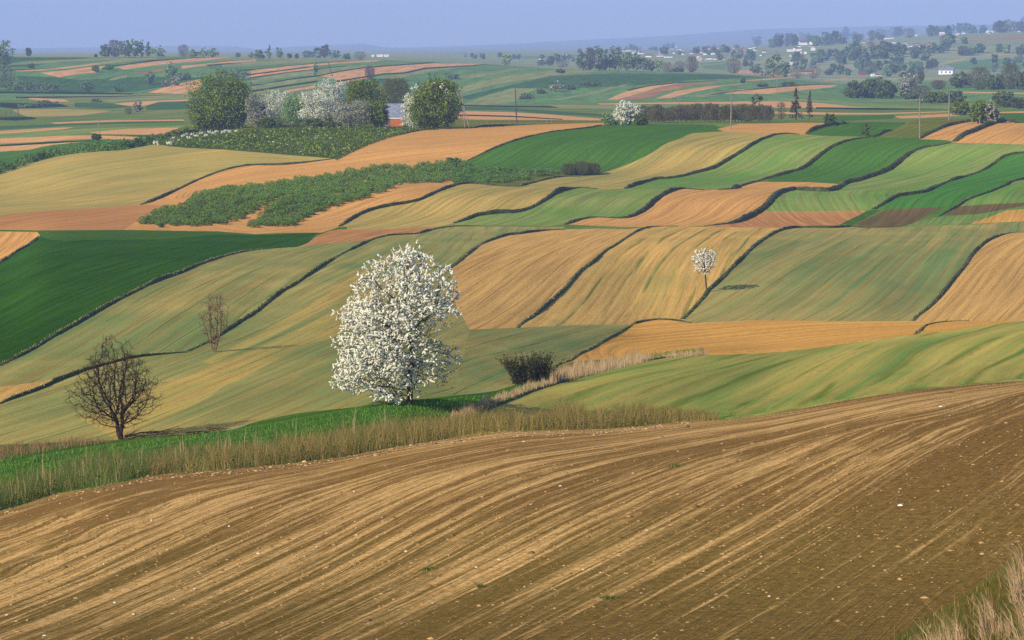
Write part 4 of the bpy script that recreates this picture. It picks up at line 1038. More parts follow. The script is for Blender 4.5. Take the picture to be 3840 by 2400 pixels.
def blossom_tree():
    bx, by = 1532, 1517
    root = empty('blossom_tree', at(bx, by))
    k = depth(bx, by)[0] / FPX
    tag(root, 'big white blossoming tree standing alone at the valley bottom', 'tree')
    prof = [(1512,1470,70),(1490,1465,130),(1430,1478,235),(1340,1488,252),(1250,1494,250),(1160,1492,236),(1085,1515,192),(1010,1520,172),(960,1540,118),(930,1556,72),(908,1575,24)]
    prof = [((by - y) * k, (x - bx) * k, q * k) for y, x, q in prof]
    r = np.random.default_rng(5)
    A = envelope(prof, 6800, r, 0.14)
    lc = A[r.integers(0, len(A), 150)]; lr = r.uniform(0.6, 1.05, 150)      # boughs carry their blossom in separate billows
    A = A[(np.linalg.norm((A[:, None] - lc[None]) * [1, 1, 1.25], axis=2) / lr[None]).min(1) < 1]
    keep = ~((A[:, 0] > 0.5) & (A[:, 2] < 5.0) & (r.uniform(0, 1, len(A)) < 0.72)) & ~((A[:, 2] < 1.2) & (A[:, 0] > -0.2) & (r.uniform(0, 1, len(A)) < 0.6))
    A = A[keep]
    for _ in range(9):          # gaps between the boughs
        c = A[r.integers(0, len(A))]; A = A[np.linalg.norm((A - c) * [1, 1, 1.5], axis=1) > r.uniform(0.35, 0.85)]
    st = [(np.array([0, 0, -0.2]), -1)]
    for i in range(1, 14): st.append((np.array([0.05 * math.sin(i) + 0.022 * i, 0.04 * math.cos(i * 1.3), -0.2 + 0.34 * i]), i - 1))
    P, par = grow(st, A, 0.24, 2.6, 0.26, 60, rs=3)
    R, kids = radii(P, par, 0.011, 2.25)
    R *= 0.17 / R[0]; R = np.maximum(R, 0.010)
    V, F = tube(branch_segs(P, par, R), 5)
    mesh_obj('trunk', V, F, BARK_DARK, root)
    # blossom sprays along every thin shoot
    C, D = [], []
    for i in range(14, len(P)):
        if R[i] > 0.045 or (P[i][2] < 1.4 and P[i][0] > 0.2 and r.uniform() < 0.6): continue
        q_ = P[i]; patch = math.sin(q_[0] * 2.3 + 1.1 * q_[2]) * math.sin(q_[1] * 2.1 - 0.8 * q_[2]) * math.sin(q_[2] * 1.9 + q_[0])
        if patch < -0.25 and r.uniform() < 0.5: continue
        d = P[i] - P[par[i]]; d /= np.linalg.norm(d)
        m = 5 if kids[i] == 0 else (4 if R[i] < 0.026 else 1)
        dark = P[i][0] > 0.5 and P[i][2] < 4.6
        for _ in range(m):
            if dark and r.uniform() < 0.45: continue
            if r.uniform() < 0.12: continue
            q = d + r.normal(size=3) * 0.55; q /= np.linalg.norm(q)
            C.append(P[i] + q * r.uniform(0.02, 0.22)); D.append(q)
    C, D = np.array(C), np.array(D)
    V, F, m = petal_clumps(C, D, 0.20 * r.lognormal(0, 0.35, len(C)), 0.040 * r.lognormal(0, 0.3, len(C)), r)
    o = mesh_obj('blossom', V, F, LEAF['white'], root)
    set_uv(o, np.repeat(r.uniform(0, 1, len(C)), 1), m * 3)
    i = r.integers(14, len(P), 9000); i = i[(R[i] < 0.08) & (r.uniform(0, 1, len(i)) < np.where((P[i, 0] > 0.3) & (P[i, 2] < 5), 0.9, 0.3))]
    V, F = leaf_cloud(P[i] + r.normal(size=(len(i), 3)) * 0.16, 0.055, r)
    o = mesh_obj('leaves', V, F, LEAF['fresh'], root); set_uv(o, r.uniform(0, 1, len(F)), 4)
blossom_tree()

def bare_tree(bx, by, prof, n, stems, step, tip, base_r, name, label, mat, seed, reach=1.6, kill=0.2, thick=1.0, up=0.05):
    root = empty(name, at(bx, by)); k = depth(bx, by)[0] / FPX
    tag(root, label, 'tree')
    prof = [((by - y) * k, (x - bx) * k, q * k) for y, x, q in prof]
    r = np.random.default_rng(seed)
    A = envelope(prof, n, r, 0.30)
    for _ in range(34):
        c = A[r.integers(0, len(A))]; A = A[np.linalg.norm((A - c) * [1, 1, 1.6], axis=1) > r.uniform(0.2, 0.5)]
    st = [(np.array([0, 0, -0.2]), -1)]
    for sx, sy, cnt in stems:
        j = 0
        for i in range(1, cnt + 1):
            st.append((np.array([sx * i + 0.03 * math.sin(i * 2.1), sy * i, -0.2 + 0.27 * i]), j)); j = len(st) - 1
    P, par = grow(st, A, step, reach, kill, 70, up=up, rs=seed)
    # side twigs
    R, kids = radii(P, par, tip, 2.3)
    R *= base_r / R[0]; R = np.maximum(R, tip)
    segs = branch_segs(P, par, R)
    tw = []
    for i in range(len(st), len(P)):
        if R[i] < tip * 3:
            for _ in range(2 if kids[i] else 3):
                d = P[i] - P[par[i]]; d = d / np.linalg.norm(d) + r.normal(size=3) * 0.6; d /= np.linalg.norm(d)
                q = P[i] + d * step * r.uniform(0.5, 2.0); tw.append((P[i], q, tip * 0.9, tip * 0.5))
    big = [s for s in segs if s[3] > tip * 2.6]; small = [s for s in segs if s[3] <= tip * 2.6]
    V, F = tube(big, 6); mesh_obj('trunk', V, F, mat, root)
    V, F = tube(small + tw, 3); mesh_obj('crown', V, F, mat, root)
    return root
bare_tree(452, 1648, [(1605,455,60),(1575,440,112),(1530,432,140),(1480,436,162),(1430,438,164),(1380,440,142),(1330,436,108),(1290,432,70),(1258,432,40)], 1900,
          [(0.022,0.0,5),(-0.05,0.02,5)], 0.14, 0.0078, 0.15, 'bare_tree', 'dark leafless spreading tree with twin stems in the grass', BARK_DARK, 11, reach=1.2, kill=0.13)
bare_tree(802, 1320, [(1290,800,22),(1250,800,40),(1200,806,56),(1150,808,56),(1115,806,36),(1104,804,12)], 900,
          [(0.02,0.0,3),(-0.06,0.01,3),(0.09,0.0,3)], 0.2, 0.008, 0.11, 'bare_tree', 'slender pale leafless tree with upright twigs beside long green bank', BARK_PALE, 12, reach=1.4, kill=0.19, up=0.4)

def lone_blossom():
    bx, by = 2652, 1096
    root = empty('blossom_tree', at(bx, by)); k = depth(bx, by)[0] / FPX
    tag(root, 'small round white blossoming tree on thin trunk on tan slope', 'tree')
    prof = [(1030,2640,16),(1010,2638,40),(985,2640,52),(960,2644,52),(940,2645,38),(925,2645,12)]
    prof = [((by - y) * k, (x - bx) * k, q * k) for y, x, q in prof]
    r = np.random.default_rng(21); A = envelope(prof, 420, r)
    st = [(np.array([0, 0, -0.2]), -1)]
    for i in range(1, 10): st.append((np.array([-0.03 * i, 0, -0.2 + 0.27 * i]), i - 1))
    P, par = grow(st, A, 0.2, 1.6, 0.22, 40, rs=2)
    R, kids = radii(P, par, 0.012, 2.3); R *= 0.10 / R[0]; R = np.maximum(R, 0.012)
    V, F = tube(branch_segs(P, par, R), 5); mesh_obj('trunk', V, F, BARK, root)
    i = np.repeat(np.arange(10, len(P)), 2); i = i[(R[i] < 0.04) & (r.uniform(0, 1, len(i)) < 0.62)]
    D = r.normal(size=(len(i), 3)); D /= np.linalg.norm(D, axis=1, keepdims=True)
    V, F, m = petal_clumps(P[i] + D * 0.08, D, 0.26, 0.062, r)
    o = mesh_obj('blossom', V, F, LEAF['white'], root); set_uv(o, r.uniform(0, 1, len(i)), m * 3)
    i = r.integers(10, len(P), 500); C = P[i] + r.normal(size=(len(i), 3)) * 0.15; C = C[(C[:, 2] > 4.2) | (r.uniform(0, 1, len(C)) < 0.3)]
    V, F = leaf_cloud(C, 0.07, r); o = mesh_obj('leaves', V, F, LEAF['fresh'], root); set_uv(o, r.uniform(0, 1, len(F)), 4)
lone_blossom()

def dark_bush():
    bx, by = 1985, 1440
    root = empty('bush', at(bx, by)); k = depth(bx, by)[0] / FPX
    tag(root, 'dark upright many stemmed bush beside the dry reeds', 'bush')
    r = np.random.default_rng(31); segs = []; tips = []
    for i in range(110):
        a = r.uniform(0, 6.28); o = np.sqrt(r.uniform()) * 62 * k
        p = np.array([math.cos(a) * o * 1.1, math.sin(a) * o * 0.8, -0.1]); lean = p * 0.46 / (60 * k) + r.normal(size=3) * 0.08
        h = (120 + 8 * math.cos(a)) * k * r.uniform(0.6, 1.0); q = p; n = 6
        for j in range(n):
            d = np.array([lean[0] * (0.5 + j * 0.22), lean[1] * (0.5 + j * 0.22), 1.0]) + r.normal(size=3) * 0.1; d /= np.linalg.norm(d)
            q2 = q + d * h / n; segs.append((q, q2, 0.03 * (1 - j / 7), 0.03 * (1 - (j + 1) / 7)))
            for _ in range(6):
                tips.append(q + (q2 - q) * r.uniform(0, 1) + r.normal(size=3) * 0.07)
            if j > 1:
                e = d + r.normal(size=3) * 0.5; e /= np.linalg.norm(e); segs.append((q2, q2 + e * 0.3, 0.012, 0.006)); tips.append(q2 + e * 0.3); tips.append(q2 + e * 0.2)
            q = q2
    V, F = tube(segs, 4); mesh_obj('stems', V, F, BARK_DARK, root)
    T = np.array(tips); T = np.vstack([T, T + r.normal(size=T.shape) * 0.06])
    V, F = leaf_cloud(T, 0.055, r); o = mesh_obj('leaves', V, F, leaf_mat('leaves_bush', S(34,40,16), S(74,78,34), 0.15), root); set_uv(o, r.uniform(0, 1, len(F)), 4)
dark_bush()

# ------------------------------------------------------------------ tall grass, reeds and weeds
def grass_on(name, pts, n, h, w, mat, seed, lean=(0, 0), bend=0.25, label=None, clump=0):
    r = np.random.default_rng(seed); c = scatter(pts, n, r)
    if clump:
        k = scatter(pts, clump, r); c = k[r.integers(0, clump, n)] + r.normal(size=(n, 2)) * np.array([9, 3])
    B = ground(c[:, 0], c[:, 1])
    kn = np.arange(-400, 4400, 14.0); wob = np.interp(c[:, 0], kn, r.uniform(0.55, 1.3, len(kn))) * np.interp(c[:, 0], kn[::6], r.uniform(0.75, 1.2, len(kn[::6])))
    o = blades(name, B, (h if np.isscalar(h) else np.interp(c[:, 0], h[0], h[1])) * wob, w, mat, r, lean, bend)
    tag(o, label, None, None, 'stuff')
brow = [tuple(p) for p in E['brow'][(E['brow'][:, 0] > -300) & (E['brow'][:, 0] < 2700)]]
def above(line, d0, d1, a, b):
    L = [p for p in line if a <= p[0] <= b]
    return [(x, y - d0) for x, y in L] + [(x, y - d1) for x, y in L[::-1]]
grass_on('verge_grass', above(brow, 2, 56, -300, 1500), 46000, ([0, 400, 700, 1500], [1.1, 0.95, 0.85, 0.75]), 0.007, GRASS['verge'], 41, bend=0.6, label='tall green grass along the edge of the ploughed field')
grass_on('verge_weeds', above(brow, 0, 26, 560, 2700), 46000, ([560, 1000, 1500, 1900, 2400, 2700], [0.7, 1.1, 1.15, 1.1, 1.1, 0.15]), 0.0065, GRASS['weeds'], 42, label='brown green weeds along the edge of the ploughed field', bend=0.6)
grass_on('dry_stalks', above(brow, 4, 40, -200, 1500), 420, 1.5, 0.016, GRASS['dry'], 43, bend=0.12, label='pale dry stalks standing in the tall grass')
grass_on('short_grass', [(0,1725),(440,1668),(960,1600),(1320,1540),(1700,1495),(1860,1475),(1700,1560),(1300,1660),(900,1720),(400,1780),(0,1880)], 9000, 0.16, 0.03, GRASS['green'], 44, label='short green grass in the valley bottom')
grass_on('reddish_grass', [(-300,1720),(0,1672),(150,1664),(320,1650),(430,1658),(300,1675),(150,1700),(0,1725),(-300,1790)], 2600, 0.34, 0.014, GRASS['reddish'], 45, label='reddish dry grass at the left edge of the valley')
grass_on('dry_reeds', [(2060,1446),(2140,1428),(2280,1392),(2380,1368),(2480,1344),(2400,1346),(2280,1362),(2150,1395),(2080,1420)], 4200, ([2050, 2120, 2350, 2480], [0.9, 1.15, 1.1, 0.6]), 0.016, GRASS['dry'], 46, bend=0.1, label='tall dry reeds beside the dark bush')
grass_on('dry_grass', [(1700,1560),(1850,1500),(1980,1456),(2070,1432),(2090,1440),(2000,1468),(1880,1512),(1740,1590),(1640,1640)], 4200, 0.5, 0.016, GRASS['dry'], 47, label='dry tan grass along the ditch')
grass_on('ditch_grass', above([tuple(p) for p in E['ditch']], 2, 22, 1780, 2640), 3500, 0.3, 0.025, GRASS['green'], 48, label='green grass along the ditch')
grass_on('dry_reeds', [(2480,1344),(2560,1338),(2660,1333),(2600,1326),(2500,1334)], 900, 0.55, 0.02, GRASS['dry'], 49, label='low dry grass at the edge of the orange field')
r_ = np.random.default_rng(401)
c_ = scatter(above(brow, -2, 34, -300, 2500), 900, r_); c_ = np.repeat(c_, 16, 0) + r_.normal(size=(14400, 2)) * [7, 2.5]
B_ = ground(c_[:, 0], c_[:, 1]) + np.column_stack([np.zeros((14400, 2)), r_.uniform(0, 0.55, 14400) * np.repeat(r_.uniform(0.3, 1.3, 900), 16)])
V, F = leaf_cloud(B_, 0.035, r_); o = mesh_obj('verge_weeds', V, F, leaf_mat('weed_leaves', S(40,56,20), S(88,98,40), 0.15)); set_uv(o, r_.uniform(0, 1, len(F)), 4)
tag(o, 'low dark leafy weeds at the edge of the ploughed field', None, None, 'stuff')
# corner of rough grass beside the camera
corner = [(3300,2440),(3400,2370),(3520,2300),(3660,2210),(3750,2130),(3840,2080),(4200,1990),(4300,2300),(4200,2560),(3000,2560)]
grass_on('corner_grass', corner, 7000, 0.14, 0.006, GRASS['verge'], 51, label='short green grass at the lower right corner')
grass_on('corner_dry_grass', [(3480,2470),(3560,2400),(3660,2330),(3760,2230),(3840,2150),(4200,2050),(4200,2600),(3400,2560)], 3600, 0.62, 0.007, GRASS['dry'], 52, lean=(-0.32, 0.05), bend=0.45, label='long dry grass at the lower right corner', clump=90)
grass_on('corner_dry_grass', corner, 900, 0.3, 0.006, GRASS['reddish'], 53, lean=(-0.15, 0), bend=0.5, label='brown dry grass at the lower right corner')

# ------------------------------------------------------------------ clods, stones and straw on the ploughed field
def lumps(name, c, size, mat, seed, label):
    r = np.random.default_rng(seed); B = ground(c[:, 0], c[:, 1]); n = len(B)
    base = np.array([(1,0,0),(-1,0,0),(0,1,0),(0,-1,0),(0,0,0.8),(0,0,-0.5),(.6,.6,.4),(-.6,.6,.4),(.6,-.6,.4),(-.6,-.6,.4)])
    F = np.array([(6,0,2),(7,2,1),(9,1,3),(8,3,0),(4,6,2),(4,2,7),(4,7,1),(4,1,9),(4,9,3),(4,3,8),(4,8,0),(4,0,6)])
    s = (size * r.lognormal(0, 0.45, n))[:, None, None]
    a = r.uniform(0, 6.28, n); ca, sa = np.cos(a), np.sin(a)
    V = base[None] * r.uniform(0.7, 1.3, (n, 10, 3)) * s * np.array([1.2, 0.8, 0.7])
    V = np.stack([V[..., 0] * ca[:, None] - V[..., 1] * sa[:, None], V[..., 0] * sa[:, None] + V[..., 1] * ca[:, None], V[..., 2]], -1) + B[:, None]
    o = mesh_obj(name, V.reshape(-1, 3), (F[None] + (np.arange(n) * 10)[:, None, None]).reshape(-1, 3), mat)
    set_uv(o, r.uniform(0, 1, n), 36); tag(o, label, None, None, 'stuff')
near_poly = [(0,1935),(400,1835),(960,1765),(1635,1668),(2317,1620),(2880,1568),(3396,1482),(3840,1442),(4100,1430),(4100,1950),(3840,2050),(3420,2280),(3000,2440),(0,2440),(-200,2440),(-200,1990)]
r_ = np.random.default_rng(61)
lumps('soil_clods', scatter(near_poly, 5200, r_), 0.02, leaf_mat('clod_earth', S(116,88,52), S(182,144,92), 0.0), 62, 'small earth clods over the ploughed field')
lumps('stones', scatter(near_poly, 45, r_), 0.026, leaf_mat('pale_stone', S(206,182,140), S(238,224,196), 0.0), 63, 'pale stones scattered over the ploughed field')
edge_c = scatter(above(brow, -22, 4, -200, 2600), 900, r_)
lumps('soil_clods', edge_c, 0.04, leaf_mat('edge_clods', S(96,76,46), S(190,156,106), 0.0), 64, 'clods along the grassy edge of the ploughed field')
for i, (x, y, s, lab) in enumerate([(1610,2136,0.12,'upper left green weed tuft on the ploughed field'),(1806,2201,0.1,'dark green weed tuft amid the ploughed rows'),(2284,2246,0.13,'low green weed tuft at the bottom of the ploughed field'),(2532,1750,0.16,'green weed tuft in the bright straw rows'),(3562,1474,0.16,'dark weed tuft near the brow of the ploughed field')]):
    r2 = np.random.default_rng(70 + i)
    o = blades('weed_tuft', np.column_stack([r2.normal(0, s * 0.55, 160), r2.normal(0, s * 0.5, 160), np.zeros(160)]), s * 0.5, 0.008, GRASS['verge'], r2, bend=0.8)
    o.location = at(x, y); tag(o, lab, 'weed')
# fallen branches beside the bare tree
r2 = np.random.default_rng(81); segs = []
Q = ground(*np.array([(455,1652),(500,1640),(560,1634),(620,1630),(690,1632),(760,1622),(830,1618)]).T)
for a, b in zip(Q[:-1], Q[1:]):
    for _ in range(9):
        p = a + (b - a) * r2.uniform(-0.2, 0.8) + np.array([0, 0, 0.12]) + r2.normal(size=3) * [0.1, 0.35, 0.05]
        q = p + (b - a) * r2.uniform(0.4, 1.0) + r2.normal(size=3) * [0.1, 0.3, 0.09]; segs.append((p, q, 0.022, 0.01))
V, F = tube(segs, 5); o = mesh_obj('fallen_branch', V, F, plain_mat('dead_wood', S(74,46,32), S(104,72,50)))
tag(o, 'brown fallen branches lying in the grass beside the dark bare tree', 'branch')

# ------------------------------------------------------------------ trees by kind; every one a thing with its trunk and crown
def wpx(px, py): return depth(px, py)[0] / FPX
def tree(px, py, w, h, kind, label, group=None, name='tree', cat='tree', n=700, leaf=None, seed=0, z0=0.12, tr=0.0):
    """a tree standing at bearing px, dip py; w and h in photograph pixels"""
    k = wpx(px, py); W, H = w * k, h * k
    root = empty(name, at(px, py)); tag(root, label, cat, group)
    r = np.random.default_rng(1000 + seed)
    ls = leaf or max(0.10, 3.2 * k)
    if kind in ('dark', 'olive', 'fresh', 'pale', 'far', 'blossom', 'blossom_grey', 'shrub'):
        z0 *= 0.6
        lobes = [(0, 0, H * (0.48 + z0 / 2), W * 0.43, W * 0.43, H * (0.5 - z0 / 2) * 0.95), (0, 0, H * (0.30 + z0 / 2), W * 0.42, W * 0.42, H * 0.30)]
        for i in range(9):
            a = r.uniform(0, 6.28); z = r.uniform(z0 + 0.14, 0.86); q = W * 0.33 * math.sqrt(max(0.1, 1 - ((z - 0.45) / 0.55) ** 2))
            s = r.uniform(0.14, 0.22)
            lobes.append((math.cos(a) * q, math.sin(a) * q, z * H, W * s, W * s, H * s * 0.8))
        make_trunk('trunk', H * 0.62, max(0.05, W * 0.03), seed, root, 4, 0.35)
        make_crown('crown', LEAF[kind], lobes, int(n * 2.1), ls, seed, root, shell=0.5)
    elif kind in ('brown', 'greybrown'):
        make_trunk('trunk', H * 0.6, max(0.05, W * 0.025), seed, root, 7, 0.4, BARK_DARK)
        twig_cloud('crown', LEAF[kind], H, W, int(n * 1.8), seed, root, z0, max(0.02, 0.7 * k))
    elif kind == 'poplar':
        lobes = [(r.normal() * W * .06, r.normal() * W * .06, H * z, W * q, W * q, H * 0.16) for z, q in ((.22,.3),(.38,.36),(.55,.36),(.7,.3),(.84,.2),(.93,.1))]
        make_trunk('trunk', H * 0.5, max(0.05, W * 0.04), seed, root, 3, 0.12)
        make_crown('crown', LEAF['far'], lobes, n, ls, seed, root)
    elif kind == 'conifer':
        V, F = tube([((0, 0, -.2), (0, 0, H * .5), W * .03, W * .022), ((0, 0, H * .5), (0, 0, H), W * .022, W * .004)], 5)
        mesh_obj('trunk', V, F, BARK_DARK, root)
        P = []
        for i in range(70):
            z = r.uniform(0.12, 0.97); L = W * 0.55 * (1.05 - z) * r.uniform(0.5, 1.0); a = r.uniform(0, 6.28); m = int(n / 70)
            s = r.uniform(0.15, 1, m)
            P.append(np.stack([np.cos(a) * L * s, np.sin(a) * L * s, z * H - 0.25 * L * s + r.normal(size=m) * 0.02 * H], 1))
        V, F = leaf_cloud(np.vstack(P), ls, r); o = mesh_obj('crown', V, F, LEAF['greybrown'], root); set_uv(o, r.uniform(0, 1, len(F)), 4)
    return root
def sprays(root, px, py, pts, n, seed, size=0.16):
    """white blossoming branches among a tree's leaves; pts in pixels (x, y, spread)"""
    k = wpx(px, py); r = np.random.default_rng(seed); P = []
    for x, y, s, f in pts:
        P.append(np.array([(x - px) * k, f * k, (py - y) * k]) + r.normal(size=(n, 3)) * s * k)
    P = np.vstack(P); V, F = leaf_cloud(P, size, r); o = mesh_obj('blossom', V, F, LEAF['white'], root); set_uv(o, r.uniform(0, 1, len(F)), 4)

# ---- the orchard round the house
G1 = 'trees round the brick house'
tree(824, 488, 270, 222, 'dark', 'huge round dense green tree at the orchard end', G1, n=12350, leaf=0.22, seed=1, z0=0.0)
tree(768, 490, 66, 48, 'greybrown', 'small grey twiggy bush under the huge round tree', G1, 'bush', 'bush', n=600, seed=2, z0=0.02)
tree(962, 480, 92, 138, 'blossom_grey', 'narrow fading blossom tree beside the huge round tree', G1, 'blossom_tree', n=3420, leaf=0.14, seed=3, z0=0.05)
tree(1030, 476, 132, 144, 'blossom', 'white topped blossom tree second from the huge round tree', G1, 'blossom_tree', n=4560, leaf=0.14, seed=4, z0=0.08)
tree(1108, 476, 128, 122, 'pale', 'pale green tree between two white blossom trees', G1, n=4180, leaf=0.14, seed=5, z0=0.04)
tree(1192, 476, 150, 140, 'blossom', 'broad creamy blossom tree in the middle of the orchard', G1, 'blossom_tree', n=5700, leaf=0.14, seed=6, z0=0.06)
tree(1232, 472, 132, 182, 'blossom', 'tallest white blossom tree in the orchard', G1, 'blossom_tree', n=5320, leaf=0.14, seed=7, z0=0.12)
tree(1318, 478, 170, 100, 'blossom_grey', 'low spreading grey blossom tree before the green tree', G1, 'blossom_tree', n=4560, leaf=0.12, seed=8, z0=0.25)
t_ = tree(1374, 464, 172, 176, 'dark', 'full green tree left of the brick house', G1, n=6460, leaf=0.19, seed=9, z0=0.05)
tree(1424, 477, 72, 104, 'dark', 'dark small tree against the brick house wall', G1, n=2470, leaf=0.16, seed=19, z0=0.02)
tree(1484, 452, 130, 156, 'brown', 'brown budding tree behind the brick house', G1, n=2600, seed=10, z0=0.1)
tree(1562, 479, 122, 128, 'blossom', 'white blossom tree right of the brick house', G1, 'blossom_tree', n=4940, leaf=0.14, seed=11, z0=0.04)
t_ = tree(1636, 480, 200, 202, 'dark', 'tall dark green tree with white sprays at the orchard end', G1, n=8740, leaf=0.20, seed=12, z0=0.0)
sprays(t_, 1632, 478, [(1545,330,5,-30),(1560,322,4,-40),(1622,312,4,-50),(1650,322,6,-50),(1672,346,5,-50),(1680,366,6,-40),(1692,378,7,-30),(1700,410,7,-20),(1704,420,6,-20),(1700,432,6,-10),(1590,360,7,-50)], 14, 5, 0.2)
for i, (x, y, w, h, lab) in enumerate([(1075,476,120,44,'low hedge bush under the white orchard trees'),(1180,478,90,36,'low bush at the foot of the creamy blossom tree'),(1000,480,80,40,'low bush at the foot of the narrow blossom tree'),(1250,478,80,40,'low bush at the foot of the tallest blossom tree')]):
    tree(x, y, w, h, 'olive', lab, G1, 'bush', 'bush', n=1710, leaf=0.13, seed=40 + i, z0=0.0)

# ---- brick house
def prism_roof(x0, x1, y0, y1, z0, z1, ov=0.3, along='x', th=0.12):
    if along == 'x':
        ym = (y0 + y1) / 2
        V = [(x0-ov,y0-ov,z0),(x1+ov,y0-ov,z0),(x1+ov,ym,z1),(x0-ov,ym,z1),(x0-ov,y1+ov,z0),(x1+ov,y1+ov,z0)]
    else:
        xm = (x0 + x1) / 2
        V = [(x0-ov,y1+ov,z0),(x0-ov,y0-ov,z0),(xm,y0-ov,z1),(xm,y1+ov,z1),(x1+ov,y1+ov,z0),(x1+ov,y0-ov,z0)]
    V = V + [(a, b, c - th) for a, b, c in V]
    F = [(0,1,2,3),(3,2,5,4),(6,9,8,7),(9,10,11,8),(0,6,7,1),(4,5,11,10),(0,3,9,6),(3,4,10,9),(1,7,8,2),(2,8,11,5)]
    return V, F
def gable_box(x0, x1, y0, y1, zb, z0, z1, along='x'):
    V = [(x0,y0,zb),(x1,y0,zb),(x1,y1,zb),(x0,y1,zb),(x0,y0,z0),(x1,y0,z0),(x1,y1,z0),(x0,y1,z0)]
    if along == 'x':
        V += [(x0,(y0+y1)/2,z1),(x1,(y0+y1)/2,z1)]
        F = [(0,1,5,4),(2,3,7,6),(1,2,6,9,5),(3,0,4,8,7),(4,5,9,8),(6,7,8,9)]
    else:
        V += [((x0+x1)/2,y0,z1),((x0+x1)/2,y1,z1)]
        F = [(1,2,6,5),(3,0,4,7),(0,1,5,8,4),(2,3,7,9,6),(5,6,9,8),(7,4,8,9)]
    return V, F
def box(x0, x1, y0, y1, z0, z1):
    V = [(x0,y0,z0),(x1,y0,z0),(x1,y1,z0),(x0,y1,z0),(x0,y0,z1),(x1,y0,z1),(x1,y1,z1),(x0,y1,z1)]
    return V, [(0,3,2,1),(4,5,6,7),(0,1,5,4),(1,2,6,5),(2,3,7,6),(3,0,4,7)]
def brick_mat():
    t = NT('orange_brick'); n = t.n.new('ShaderNodeTexBrick')
    mp = t.n.new('ShaderNodeMapping'); mp.inputs['Rotation'].default_value = (math.pi / 2, 0, 0); t.l.new(t.coord(), mp.inputs[0]); t.l.new(mp.outputs[0], n.inputs['Vector'])
    n.inputs['Color1'].default_value = S(184,102,56); n.inputs['Color2'].default_value = S(156,84,46); n.inputs['Mortar'].default_value = S(150,118,90)
    n.inputs['Scale'].default_value = 2.2; n.inputs['Mortar Size'].default_value = 0.01
    t.l.new(n.outputs[0], t.p.inputs['Base Color']); return t.m
WHITEWASH = plain_mat('whitewash', S(240,238,232), S(226,222,212), 1.0)
ROOF_GREY = plain_mat('roof_sheet', S(108,114,126), S(136,142,152), 1.5, 0.5)
ROOF_TILE = plain_mat('roof_tile', S(140,72,54), S(112,58,44), 2.0)
ROOF_DARK = plain_mat('roof_slate', S(84,80,80), S(108,102,98), 2.0)
PANE = plain_mat('window_glass', S(40,46,56), None, rough=0.15)
FRAME = plain_mat('window_frame', S(220,214,204))
def brick_house():
    px, py = 1476, 474; k = wpx(px, py)
    root = empty('brick_house', at(px, py), math.radians(-8)); tag(root, 'small orange brick house with grey roof among the blossom trees', 'house')
    w, d, h = 74 * k, 6.0, 36 * k
    V, F = gable_box(-w / 2, w / 2, 0, d, -0.6, h, h + 2.5, 'x'); mesh_obj('wall', V, F, brick_mat(), root)
    V, F = prism_roof(-w / 2, w / 2, 0, d, h + 0.08, h + 3.0, 0.35, 'x'); rf = mesh_obj('roof', V, F, ROOF_GREY, root)
    V, F = box(-w / 2 - 0.05, w / 2 + 0.05, -0.12, -0.02, h - 0.45, h + 0.02); mesh_obj('eaves_board', V, F, FRAME, rf)
    V, F = box(-1.75, -0.85, -0.06, 0.05, -0.2, 1.7); mesh_obj('door', V, F, ROOF_DARK, root)
brick_house()

# ---- utility poles
POLE = plain_mat('weathered_pole', S(150,138,124), S(112,100,88), 4.0)
POLE_DARK = plain_mat('dark_pole', S(70,60,52), S(90,78,68), 4.0)
CERAMIC = plain_mat('insulator', S(210,205,195), None, rough=0.3)
TOPS = {}
def pole(x, y0, y1, xt, label, key=None, brace=None, arm=False, dark=False, r0=0.13, name='utility_pole'):
    k = wpx(x, y1); H = (y1 - y0) * k; dx = (xt - x) * k
    root = empty(name, at(x, y1)); tag(root, label, 'pole', None)
    m = POLE_DARK if dark else POLE
    V, F = tube([((0, 0, -0.4), (dx, 0, H), r0, r0 * 0.75)], 8)
    V = np.vstack([V, [[dx, 0, H + 0.02]]]); F = [tuple(f) for f in F] + [(8 + i, 8 + (i + 1) % 8, 16) for i in range(8)]
    mesh_obj('shaft', V, F, m, root)
    if brace:
        bx, by, bt = brace
        V, F = tube([(((bx - x) * k, -0.6, -0.3), (dx * bt, 0, H * bt), r0 * 0.8, r0 * 0.7)], 7); mesh_obj('brace', V, F, m, root)
    if arm:
        V, F = box(dx - 0.7, dx + 0.7, -0.06, 0.06, H - 0.42, H - 0.3); a = mesh_obj('crossarm', V, F, m, root)
        for s in (-0.6, 0.6):
            V, F = tube([((dx + s, 0, H - 0.3), (dx + s, 0, H - 0.1), 0.05, 0.035)], 6); mesh_obj('insulator', V, F, CERAMIC, a)
    TOPS[key or label] = at(x, y1) + Vector((dx, 0, H - 0.2))
pole(1744, 347, 481, 1733, 'leaning braced pole right of the orchard', 'a', brace=(1762, 472, 0.72))
pole(1938, 336, 463, 1932, 'dark pole standing behind the long tan field', 'b', dark=True, r0=0.15)
pole(2274, 352, 434, 2274, 'thin pale pole left of the white blossom bush', 'c', r0=0.11)
pole(2740, 340, 485, 2742, 'tall pale pole at the corner of the small tan plot', 'd', r0=0.15)
pole(3449, 370, 520, 3447, 'tall pole at the start of the bushy bank', 'e', r0=0.15, arm=True)
pole(3558, 346, 452, 3559, 'sturdy pole before the dark round bush', 'f', r0=0.18, arm=True)
pole(3674, 432, 463, 3674, 'short post beside the yellow green bush', 'g', r0=0.12, name='wooden_post')
pole(2547, 366, 432, 2547, 'pole standing in the brown orchard row', 'h', r0=0.13, arm=True)
pole(2485, 378, 416, 2485, 'smaller pole in the brown orchard row', 'i', r0=0.13)
pole(2914, 262, 346, 2914, 'faint pole at the edge of the pale tan strip', 'j', r0=0.16)
